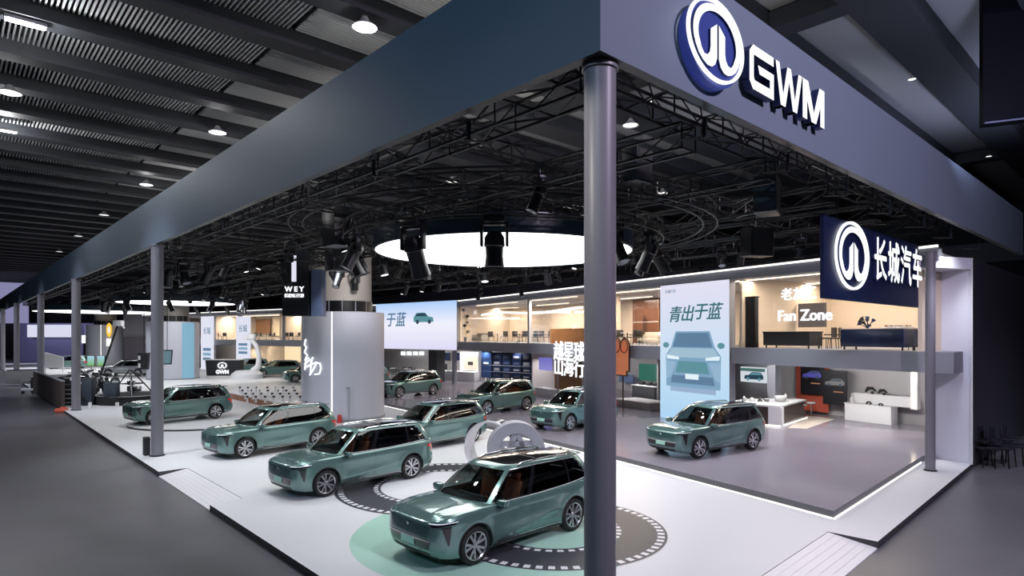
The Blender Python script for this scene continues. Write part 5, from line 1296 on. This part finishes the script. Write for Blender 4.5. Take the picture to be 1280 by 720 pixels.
cab(551, 597, 2.6, .2, .9, .9, M_WHITE, 'reception_desk', 'long white reception desk behind the slim post', 'desk')
ar = mk_chair(M_MATBLK, 'black armchair in front of the white wall by the dark pier', ''); p, an = at(554, 4.5, .2); ar.location = p; ar.scale = (1.6, 1.6, 1.6)
for nth, px in enumerate((488, 497, 505, 514, 521)): chair_at(px, 5, .2, rnd.random()*3, 'dark chair at the tables in the grey ground floor lounge, %s from the big drum' % ORD[nth])['group'] = 'dark chairs in the ground floor lounge'
for px in (492, 509, 524):
    p, an = at(px, 4.6, .2); copy_tree(T0, loc=p, label='small round table in the grey ground floor lounge', group='round tables in the ground floor lounge')
p, an = at(546, .6); g = MB(); g.box((p.x, p.y, 1.74), (1.1, 1.1, 3.1), an); struct(g.build('trim_10', M_CHAR))
# upstairs left: plant, sideboard, slatted counter with blue sofa
p, an = at(581, .9, 4.02)
o = empty('tall_plant', p, 0, 'tall dark branching plant in the left corner of the warm upper room', 'plant')
g = MB(); g.lathe([(.001, 0), (.16, 0), (.20, .4), (.001, .4)], 16); g.build('pot', M_CHAR, o, smooth=40)
for k in range(8):
    a = k*2.4; z = .9+.28*k; g = MB(); g.tube([(0, 0, .4), (.05, 0, z*.7), (.28*math.cos(a), .28*math.sin(a), z)], .02, 5); g.lathe([(.001, -.16), (.16, -.05), (.19, .05), (.001, .17)], 8, Matrix.Translation((.28*math.cos(a), .28*math.sin(a), z))); g.build('branch', M_CHAIRD, o)
s_ = mk_sofa(2.2, M_BEIGE, 'low grey-beige sofa by the tall plant in the warm upper room'); p, an = at(600, 2.0, 4.02); s_.location = p; s_.rotation_euler.z = an
s_ = mk_sofa(2.2, mat('blue_fabric', (.06, .14, .30), .7), 'blue sofa behind the wooden slatted counter upstairs'); p, an = at(726, 2.9, 4.02); s_.location = p; s_.rotation_euler.z = an; s_.scale = (1.2, 1.2, 1.3)
o = cab(692, 742, 1.5, 4.02, .7, 1.0, mat('honey_wood', (.5, .25, .1), .5), 'slatted_counter', 'orange-brown slatted wooden counter upstairs left of the corner column', 'counter', 0, mat('honey_wood', (.5, .25, .1), .5))
for k in range(26): g = MB(); g.box((-2.0+k*.16, -.37, .5), (.07, .04, .92)); g.build('slat', mat('honey_wood', (.5, .25, .1), .5), o)
s_ = mk_sofa(1.9, M_CREAM, 'cream sofa upstairs beside the tall poster wall'); p, an = at(815, 2.4, 4.02); s_.location = p; s_.rotation_euler.z = an
o = panel(791, 824, 374, 431, 6.8, mat('bronze_glass', (.16, .07, .04), .15), 'glass_doors', 'bronze tinted double glass doors at the back of the upper room', 'doors')
w, h = o['w'], o['h']
for x in (-.02*w, .02*w): g = MB(); g.tube([(x*2, -.1, -h*.45), (x*2, -.1, h*.15)], .035, 6); g.build('door_handle', M_CHROME, o)
g = MB(); g.box((0, -.06, -.0*h), (w, .03, .08)); g.build('rail', M_BEIGE, o)
# ------------------------------------------------------------------ far left of the two-storey wall
for px0, px1, y1, lb in ((251.5, 267, 462, 'tall white hanging banner with blue pictures, left of the pair in the distance'), (295.5, 313, 452, 'tall white hanging banner with a blue picture, right of the pair in the distance')):
    o = panel(px0, px1, 395.5, y1, -.4, emis('banner_white', (.72, .73, .85), 1.0), 'hanging_banner', lb, 'banner', .1)
    w, h = o['w'], o['h']
    for k in range(3):
        g = MB(); g.box((0, -.06, -h*.12-k*h*.09), (w*.62, .02, h*.055)); g.build('picture', PIC_B if k % 2 else PIC_M, o)
    text_mesh('caption', '长城', w*.3, .02, PIC_M, o, Matrix.Translation((0, -.07, h*.22)))
for nth, px in enumerate((275, 281, 320, 328, 336, 341, 357, 364, 372)):
    chair_at(px, 1.2, 4.02, rnd.random()*6, 'dark chair in the distant upper rooms, %s from the left' % ORD[nth])['group'] = 'dark chairs in the distant upper rooms'
for px in (324, 333, 341, 366): p, an = at(px, 1.4, 4.02); copy_tree(T0, loc=p, label='round white table in the distant upper rooms', group='round tables in the distant upper rooms')
panel(320, 338, 399, 417, 6.9, M_WOODB, 'wall_panel', 'brown wooden wall panel in the distant upper room', 'wall panel'); panel(341, 353, 396, 420, 6.9, mat('cream_wall', (.75, .62, .42), .5), 'wall_panel', 'cream wall panel in the distant upper room', 'wall panel')
panel(285, 291, 398, 417, 6.9, mat('coral_paint', (.62, .12, .07), .6), 'wall_panel', 'narrow red wall panel in the distant upper room', 'wall panel')
panel(356, 376, 430, 452, 6.5, emis('cream_lit', (1.0, .78, .48), .9), 'glowing_wall', 'glowing cream wall panel on the distant ground floor', 'wall panel')
for px in (322, 331): panel(px-2.5, px+3, 433, 455, 5.5, M_CHAIRD, 'fitting_booth', 'dark narrow booth on the distant ground floor', 'booth')['group'] = 'pair of dark booths in the distance'
cab(245, 252, 1, 0, 1, 3.0, M_CHAR, 'tall_shelf', 'dark tall shelf right of the distant white clad column', 'shelf')
# ------------------------------------------------------------------ reception counter, robot arm
x, y = P(278, 469.5); cn = empty('reception_counter', (x, y, 0), 0, 'navy reception counter with a white badge and GWM letters in the distance', 'counter')
def trap(w0, w1, h, dep, m, nm, z0=0):
    g = MB(); g.add([(-w0/2, 0, z0), (w0/2, 0, z0), (w1/2, 0, h), (-w1/2, 0, h), (-w0/2, dep, z0), (w0/2, dep, z0), (w1/2, dep, h), (-w1/2, dep, h)], [(0, 1, 2, 3), (5, 4, 7, 6), (4, 0, 3, 7), (1, 5, 6, 2), (3, 2, 6, 7), (4, 5, 1, 0)]); return g.build(nm, m, cn)
trap(3.6, 3.9, 1.75, 1.2, M_CHAR, 'body'); g = MB(); g.box((0, .6, 1.79), (4.0, 1.4, .08)); g.build('countertop', M_WHITE, cn)
emblem(cn, 0, 1.15, .55, .40, y=-.02, d=.03); text_mesh('letter', 'GWM', .58, .03, M_LEDS, cn, Matrix.Translation((0, -.03, .40)), offset=.03)
x, y = (309-640)*66/FPX, 66; ra = empty('robot_arm', (x, y, 0), 0, 'white bent robot arm on a round white base behind the navy counter', 'robot arm')
g = MB(); g.lathe([(.001, 0), (2.0, 0), (2.0, .5), (1.4, .9), (.001, .9)], 32); g.build('base', M_WHITE, ra, smooth=40)
g = MB(); g.tube([(.8, 0, .8), (1.5, 0, 1.4), (1.6, 0, 2.6), (1.2, 0, 3.8), (.6, 0, 4.4)], [.45, .40, .32, .30, .28], 12); g.build('arm', M_WHITE, ra, smooth=50)
g = MB(); g.box((.6, 0, 4.75), (1.1, .8, .7), bev=.2); g.box((-.1, 0, 4.6), (.6, .5, .4), bev=.1); g.build('head', M_WHITE, ra, smooth=50); ra.scale = (.8, .8, .93)
spot('truss_spot', (-25, 58, 7.9), (-28, 66, 1), 1500, 80, .8, (1, 1, 1), .2)
# ------------------------------------------------------------------ curved bench of small white models behind the third car
bp = [(-17.6, 34.6), (-14.6, 36.6)]
pts_f = [P(283, 497), P(300, 501), P(320, 505.5), P(345, 511), P(370, 513), P(400, 513)]; pts_b = [P(400, 492), P(380, 489), P(330, 487), P(300, 489)]
o = empty('model_bench', (0, 0, 0), 0, 'curved low white bench with a brown slatted front behind the third car', 'bench')
poly = [tuple(p) for p in catmull(pts_f, 20)]+[tuple(p) for p in pts_b]
g = MB(); g.prism(poly, 0, .38); g.build('body', M_WOODB, o); g = MB(); g.prism(poly, .38, .44); g.build('bench_top', M_WHITE, o)
fp = catmull(pts_f, 60); 
for k in range(0, 60, 2): g = MB(); g.box((fp[k][0], fp[k][1]-.03, .19), (.06, .05, .36)); g.build('slat', mat('rail_salmon', (.45, .25, .2), .5), o)
rr = random.Random(9); proto = None; cnt = 0
for row in range(4):
    for k in range(9):
        px = 300+k*11+row*3+rr.uniform(-1.5, 1.5); py = 490.5+row*4.2; x, y = P(px, py, .44)
        if proto is None:
            proto = empty('show_model', label='tiny white upright model with a dark cap on the curved bench', cat='model', group='tiny white models on the curved bench')
            g = MB(); g.lathe([(.001, 0), (.10, 0), (.07, .05), (.05, .30), (.001, .31)], 10); g.build('stand', M_WHITE, proto); g = MB(); g.box((0, 0, .36), (.16, .05, .12), bev=.01); g.build('cap', M_CHAR, proto); c = proto
        else: c = copy_tree(proto)
        c.location = (x, y, .44); c.rotation_euler.z = rr.random()*3
g = MB(); 
for k in range(6): g.tube([(k*.25, .02*(k % 2), .06), (k*.25+.3, .1, .10), (k*.25+.5, -.05, .05)], [.03, .08, .03], 6)
x, y = P(385, 498, .44); tag(g.build('driftwood', M_CHAIRD, loc=(x, y, .44)), 'dark twisted branch lying on the curved bench beside the big drum', 'branch')
# ------------------------------------------------------------------ tyre-shaped arch between the cars
rx, ry = P(628, 598); tw = empty('tyre_arch', (.12, 20.3, 0), math.radians(6), 'grey wheel-shaped sculpture with crossed spokes behind the nearest car', 'sculpture')
M_ARCH = mat('arch_grey', (.36, .37, .41), .45); R0 = .93
Tz = Matrix.Translation((0, 0, R0-.08)) @ Matrix.Rotation(math.pi/2, 4, 'X')
g = MB(); g.lathe([(R0, -.30), (R0, .30), (R0-.36, .30), (R0-.36, -.30), (R0, -.30)], 72, Tz); g.build('front_wheel_rim', M_ARCH, tw, smooth=40)
g = MB(); g.lathe([(.001, .05), (R0-.36, .05)], 48, Tz); hub = None
for k in range(5):
    a = 2*math.pi*k/5+.3; a2 = a+2*math.pi*2/5; r = R0-.2; c, s = math.cos, math.sin
    g = MB(); p, q = Vector((r*c(a), r*s(a), .18)), Vector((r*c(a2), r*s(a2), .18)); d = q-p; m = (p+q)/2
    g.box(m, (d.length, .17, .14), math.atan2(d.y, d.x), M=Tz); g.build('spoke', M_ARCH, tw)
T2 = Matrix.Translation((-.70, .55, R0-.08)) @ Matrix.Rotation(math.radians(-28), 4, 'Z') @ Matrix.Rotation(math.pi/2, 4, 'X')
g = MB(); g.lathe([(R0-.02, -.34), (R0-.02, .34), (R0-.08, .34), (R0-.08, -.34), (R0-.02, -.34)], 72, T2); g.build('rear_wheel_rim', M_WHITE, tw, smooth=40)
g = MB()
for k in range(14):
    a = 2*math.pi*k/14; g.add([((R0+.006)*math.cos(t), (R0+.006)*math.sin(t), z) for t, z in ((a, -.24), (a+.33, -.24), (a+.33, .24), (a, .24))], [(0, 1, 2, 3)], T2)
g.build('tread_window', M_CHAR, tw)
# ------------------------------------------------------------------ dark seats at the right edge
M_SEAT = mat('navy_black_seat', (.008, .008, .014), .6)
ds = None
for px, py, rz in ((1222, 582, .5), (1236, 583, .55), (1252, 583, .6), (1268, 580, .7)):
    x, y = P(px, py, -.17)
    o = mk_chair(M_SEAT, {1222: 'leftmost black chair against the dark side wall', 1236: 'second black chair from the dark side wall corner', 1252: 'third black chair along the right aisle', 1268: 'black chair nearest the right picture edge'}[px], '')
    o.location = (x, y, -.17); o.rotation_euler.z = rz; o.scale = (1.5, 1.5, 1.55)
# ------------------------------------------------------------------ far left corner: barrier, motorcycles, stands
a_ = Vector((*P(79, 511, -.0), 0)); b_ = Vector((*P(43, 490.5, 0), 0))
M_BARR = mat('barrier_brown', (.055, .042, .038), .6)
d = b_-a_; m = (a_+b_)/2; o = empty('barrier_wall', tuple(m), math.atan2(d.y, d.x), 'long brown-grey barrier wall along the left stage edge', 'barrier')
g = MB(); g.box((0, 0, .85), (d.length, .18, 1.7), bev=.01); g.build('panel', M_BARR, o); g = MB(); g.box((0, 0, 1.72), (d.length, .22, .05)); g.build('top_rail', M_SLAB, o)
def block(px, py, w, dep, h, m, name, label, cat, rz=0.0, z=0.0, bev=.02, top=None):
    x, y = P(px, py, z); o = empty(name, (x, y, z), rz, label, cat); g = MB(); g.box((0, dep/2, h/2), (w, dep, h), bev=bev); g.build('body', m, o, smooth=40)
    g = MB(); g.box((0, dep/2, h+.02), (w*1.03, dep*1.03, .05), bev=.01); g.build('top', top or m, o)
    return o
st = block(88, 507, .80, .9, 1.3, M_MATBLK, 'step_unit', 'black unit with white step edges beside the brown barrier', 'steps', .2)
for k in range(4): g = MB(); g.box((0, -.03, .2+.28*k), (.9, .06, .05)); g.build('step_edge', M_WALLG, st)
M_SLATE = mat('slate_panel', (.035, .048, .065), .5)
block(108, 507, .62, .5, 1.75, M_SLATE, 'slate_stand', 'dark slate upright stand right of the second-last grey column', 'stand', .1)
block(137, 507, .80, .5, 1.45, M_SLATE, 'slate_stand', 'dark slate upright stand beside the tripod platform', 'stand', .1)
block(122, 506, .6, .6, .5, M_MATBLK, 'black_box', 'low black box between the two slate stands', 'box')
for px, lb in ((112.5, 'small white bollard by the grey column foot'), (146.5, 'small white bollard by the right slate stand')):
    x, y = P(px, 509); g = MB(); g.lathe([(.001, 0), (.10, 0), (.10, .3), (.001, .32)], 14); tag(g.build('bollard', M_WHITE, loc=(x, y, 0)), lb, 'bollard')
x, y = P(166, 503); o = empty('tripod_display', (x, y, 0), 0, 'round black platform carrying a black tubular pyramid frame', 'display')
g = MB(); g.lathe([(.001, 0), (2.15, 0), (2.15, .55), (.001, .55)], 48); g.build('platform', M_MATBLK, o, smooth=40); g = MB(); g.lathe([(2.1, .56), (2.17, .56), (2.17, .60), (2.1, .60)], 48); g.build('rim_rail', M_CHROME, o)
for k in range(4):
    a = k*math.pi/2+.5; g = MB(); g.tube([(1.25*math.cos(a), 1.25*math.sin(a), .55), (-.2, 0, 2.3)], .045, 6); g.build('frame_leg', M_BLK, o)
g = MB(); g.tube([(.72*math.cos(k*math.pi/2+.5), .72*math.sin(k*math.pi/2+.5)*1.0, 1.3) for k in range(4)], .03, 5, closed=True); g.build('frame_ring', M_BLK, o)
g = MB(); g.box((.1, 0, .95), (.8, .5, .4), bev=.1); g.box((-.1, 0, 1.35), (.5, .3, .3), bev=.08); g.build('engine_model', M_CHROME, o, smooth=40)
# motorcycles
def moto(label):
    o = empty('motorcycle', label=label, cat='motorcycle', group='dark motorcycles at the left corner')
    R90 = Matrix.Rotation(math.pi/2, 4, 'X')
    for x in (-.72, .72): g = MB(); g.lathe([(.24, -.05), (.31, -.06), (.34, 0), (.31, .06), (.24, .05), (.24, -.05)], 24, Matrix.Translation((x, 0, .34)) @ R90); w = g.build('wheel', M_TYRE, o, smooth=40); g = MB(); g.lathe([(.001, .01), (.05, .03), (.24, .012)], 16, Matrix.Translation((x, 0, .34)) @ R90); g.build('spokes', M_CHROME, w)
    g = MB(); g.tube([(-.5, 0, .62), (-.1, 0, .80), (.30, 0, .88)], [.10, .17, .13], 10); g.box((.0, 0, .48), (.5, .26, .36), bev=.06); g.build('body', M_MATBLK, o, smooth=40)
    g = MB(); g.box((-.45, 0, .80), (.6, .24, .08), bev=.03); g.build('saddle', M_CHAIRD, o)
    g = MB(); g.tube([(.72, .06, .34), (.45, .06, 1.0)], .025, 6); g.tube([(.72, -.06, .34), (.45, -.06, 1.0)], .025, 6); g.build('fork', M_CHROME, o)
    g = MB(); g.tube([(.30, -.38, 1.02), (.45, 0, 1.03), (.30, .38, 1.02)], .022, 6); g.build('handlebar', M_CHROME, o)
    g = MB(); g.lathe([(.001, .06), (.09, .0), (.06, -.10), (.001, -.12)], 14, Matrix.Translation((.58, 0, .92)) @ Matrix.Rotation(math.pi/2, 4, 'Y')); g.build('headlamp', M_LAMP, o)
    return o
m0 = moto('dark motorcycle parked in the crowded left corner of the stage'); x, y = P(90, 494); m0.location = (x, y, 0); m0.rotation_euler.z = .4
for px, py, rz in ((97, 489, 2.0), (112, 495, -.6), (119, 488, .8), (126, 491, 2.4), (88, 484, .2), (104, 483, 1.2), (131, 482, .3), (83, 490, -.4), (120, 481, 2.8), (112, 476, .4), (98, 477, .9)):
    x, y = P(px, py); c = copy_tree(m0, loc=(x, y, 0), rz=rz); c.scale = (1.15, 1.15, 1.15)
# camera crane
x, y = P(124, 478); o = empty('camera_crane', (x, y, 0), 0, 'long black camera crane arm reaching up above the motorcycles', 'crane'); Y = y
tx, tz = (148-640)*Y/FPX-x, zpx(404, Y)
g = MB(); g.tube([(0, 0, .3), (tx, 0, tz)], .09, 6); g.build('arm', M_BLK, o); g = MB(); g.box((tx, 0, tz), (.9, .5, .55), bev=.08); g.tube([(tx+.3, 0, tz), (tx+.55, 0, tz-.5)], .10, 8); g.build('camera_head', M_WHITE, o, smooth=40)
g = MB(); 
for k in range(3): a = k*2.09; g.tube([(0, 0, 1.2), (.7*math.cos(a), .7*math.sin(a), 0)], .05, 5)
g.build('tripod', M_BLK, o); 
# screens and kiosks
def stand_screen(px, py, w, h, zc, m, label, rz=0.0, post=True, cat='screen'):
    x, y = P(px, py); o = empty('stand_screen', (x, y, 0), rz, label, cat); g = MB(); g.box((0, 0, zc), (w, .12, h), bev=.02); g.build('housing', M_BLK, o); g = MB(); g.box((0, -.07, zc), (w*.92, .02, h*.92)); g.build('display', m, o)
    if post: g = MB(); g.tube([(0, 0, 0), (0, 0, zc-h/2)], .05, 6); g.build('post', M_BLK, o)
    return o
GS = grad_emis('scr_land', (.35, .60, .75), (.15, .40, .06), 1.0, .6, 1.9)
stand_screen(114, 463, 1.0, 1.4, 1.25, GS, 'left of two small screens showing blue sky over green grass'); stand_screen(126.5, 463, 1.0, 1.4, 1.25, GS, 'right of two small screens showing blue sky over green grass')
def hang_screen(px, Y, w, h, z, rz, label, mm):
    o = empty('hanging_screen', ((px-640)*Y/FPX, Y, 0), rz, label, 'screen')
    g = MB(); g.prism([(-w/2, z), (w*.38, z), (w/2, z+h), (-w/2, z+h)], -.09, .09, Matrix.Rotation(math.pi/2, 4, 'X')); g.build('housing', M_CHAR, o)
    g = MB(); g.prism([(-w*.42, z+.1), (w*.32, z+.1), (w*.42, z+h-.1), (-w*.42, z+h-.1)], .09, .11, Matrix.Rotation(math.pi/2, 4, 'X')); g.build('display', mm, o)
    g = MB(); g.tube([(0, 0, z+h), (0, 0, 8.3)], .03, 5); g.build('hanging_pole', M_BLK, o)
    return o
o = hang_screen(180, 55, 1.15, 1.5, 1.55, -.2, 'dark hanging screen left of the second grey column, back turned', M_MATBLK)
for z in (2.6, 1.9): g = MB(); g.box((-.38, -.12, z), (.22, .03, .36)); g.build('white_sign', M_WHITE, o)
hang_screen(209, 55, .9, 1.3, 2.0, .3, 'small tilted blue-grey hanging screen right of the second grey column', emis('scr_dim', (.10, .18, .22), 1))
block(29, 480, 2.6, 1.2, 1.3, M_WALLG, 'white_counter', 'white counter with a black top at the far left stage edge', 'counter', .5, top=M_MATBLK)
x, y = P(37, 492, -.17); o = empty('hand_cart', (x, y, -.17), .3, 'small white and black cart standing in the aisle by the barrier end', 'cart')
g = MB(); g.box((0, 0, .35), (1.0, .6, .2), bev=.03); g.build('tray', M_WHITE, o); g = MB(); g.tube([(-.45, 0, .4), (-.7, 0, 1.2)], .03, 5); g.build('handle', M_CHROME, o); g = MB(); g.box((.35, 0, .8), (.5, .5, .8), bev=.12); g.build('black_bag', M_MATBLK, o)
for s in (-.35, .35): g = MB(); g.lathe([(.001, -.03), (.13, -.03), (.13, .03), (.001, .03)], 14, Matrix.Translation((s, -.3, .13)) @ Matrix.Rotation(math.pi/2, 4, 'X')); g.build('wheel', M_TYRE, o)
x, y = P(77, 516, -.17); g = MB(); g.box((0, 0, .14), (.75, .34, .28), bev=.1); g.box((.1, 0, .30), (.35, .2, .12), bev=.05); tag(g.build('tool_bag', mat('orange_bag', (.55, .10, .06), .6), loc=(x, y, -.17), smooth=40), 'small orange-red bag lying in the aisle at the barrier end', 'bag')
x, y = P(68, 466); o = empty('angled_sign', (x, y, 0), .2, 'white angled information board standing by the left columns', 'board')
g = MB(); g.prism([(-1.0, .6), (1.0, .6), (1.0, 1.9), (-1.0, 2.5)], -.05, .05, Matrix.Rotation(math.pi/2, 4, 'X')); g.build('board', M_WHITE, o); g = MB(); g.tube([(-.98, 0, 0), (-.98, 0, 2.5)], .07, 6); g.build('post', M_WHITE, o); g = MB(); g.tube([(.9, 0, 0), (.9, 0, .7)], .05, 6); g.build('post', M_WHITE, o)
x, y = P(76, 480); o = empty('round_platform', (x, y, 0), 0, 'low round black platform behind the brown barrier', 'platform'); g = MB(); g.lathe([(.001, 0), (2.2, 0), (2.2, .75), (.001, .75)], 40); g.build('deck', M_MATBLK, o, smooth=40); g = MB(); g.lathe([(2.15, .76), (2.24, .76), (2.24, .80), (2.15, .80)], 40); g.build('rim', M_WALLG, o)
# back wall of the neighbouring stand: violet wall with white light box
def wall_px(px0, px1, y0, y1, Y, m, name, label=None, cat=None, th=.4, fr=None):
    x0, x1 = (px0-640)*Y/FPX, (px1-640)*Y/FPX; za, zb_ = zpx(y1, Y), zpx(y0, Y); g = MB(); g.box(((x0+x1)/2, Y+th/2, (za+zb_)/2), (x1-x0, th, zb_-za)); o = g.build(name, m)
    return tag(o, label, cat) if label else struct(o)
wall_px(24, 118, 404, 455, 112, mat('violet_wall', (.20, .20, .36), .6), 'wall_left')
wall_px(34, 93, 406, 421.5, 110, emis('lightbox', (.80, .80, .98), .85), 'light_box', 'long white light box on the violet wall at far left', 'light box')
wall_px(-30, 34, 350, 404, 122, emis('violet_glow_wall', (.42, .40, .70), .55), 'glowing_wall', 'violet self-glowing wall high at the far left behind the fascia end', 'wall')  # violet light on this wall is put into its emission
wall_px(0, 4, 374, 386, 116, emis('far_light', (1, 1, 1), 3), 'bright_screen', 'bright white spot of light at the far left edge', 'screen')
wall_px(154, 186, 390, 421, 96, mat('grey_upper', (.22, .22, .25), .6), 'wall_back'); wall_px(155, 186, 421, 449, 95.5, mat('grey_lower', (.10, .09, .11), .5), 'wall_back')
wall_px(102, 113, 419, 429, 100, M_LEDS, 'wall_sign', 'small bright sign left of the distant clad column', 'sign')
wall_px(104, 115, 429, 452, 99, M_CHAR, 'dark_banner', 'dark upright banner below the small bright sign', 'banner')
wall_px(186, 250, 410, 452, 100, M_WALLG, 'wall_back')
wall_px(-5, 25, 404, 452, 124, M_MATBLK, 'wall_back')
spot('violet_wash', (-80, 92, 8), (-82, 112, 4), 5200, 120, .9, (.75, .72, 1.0), .5)
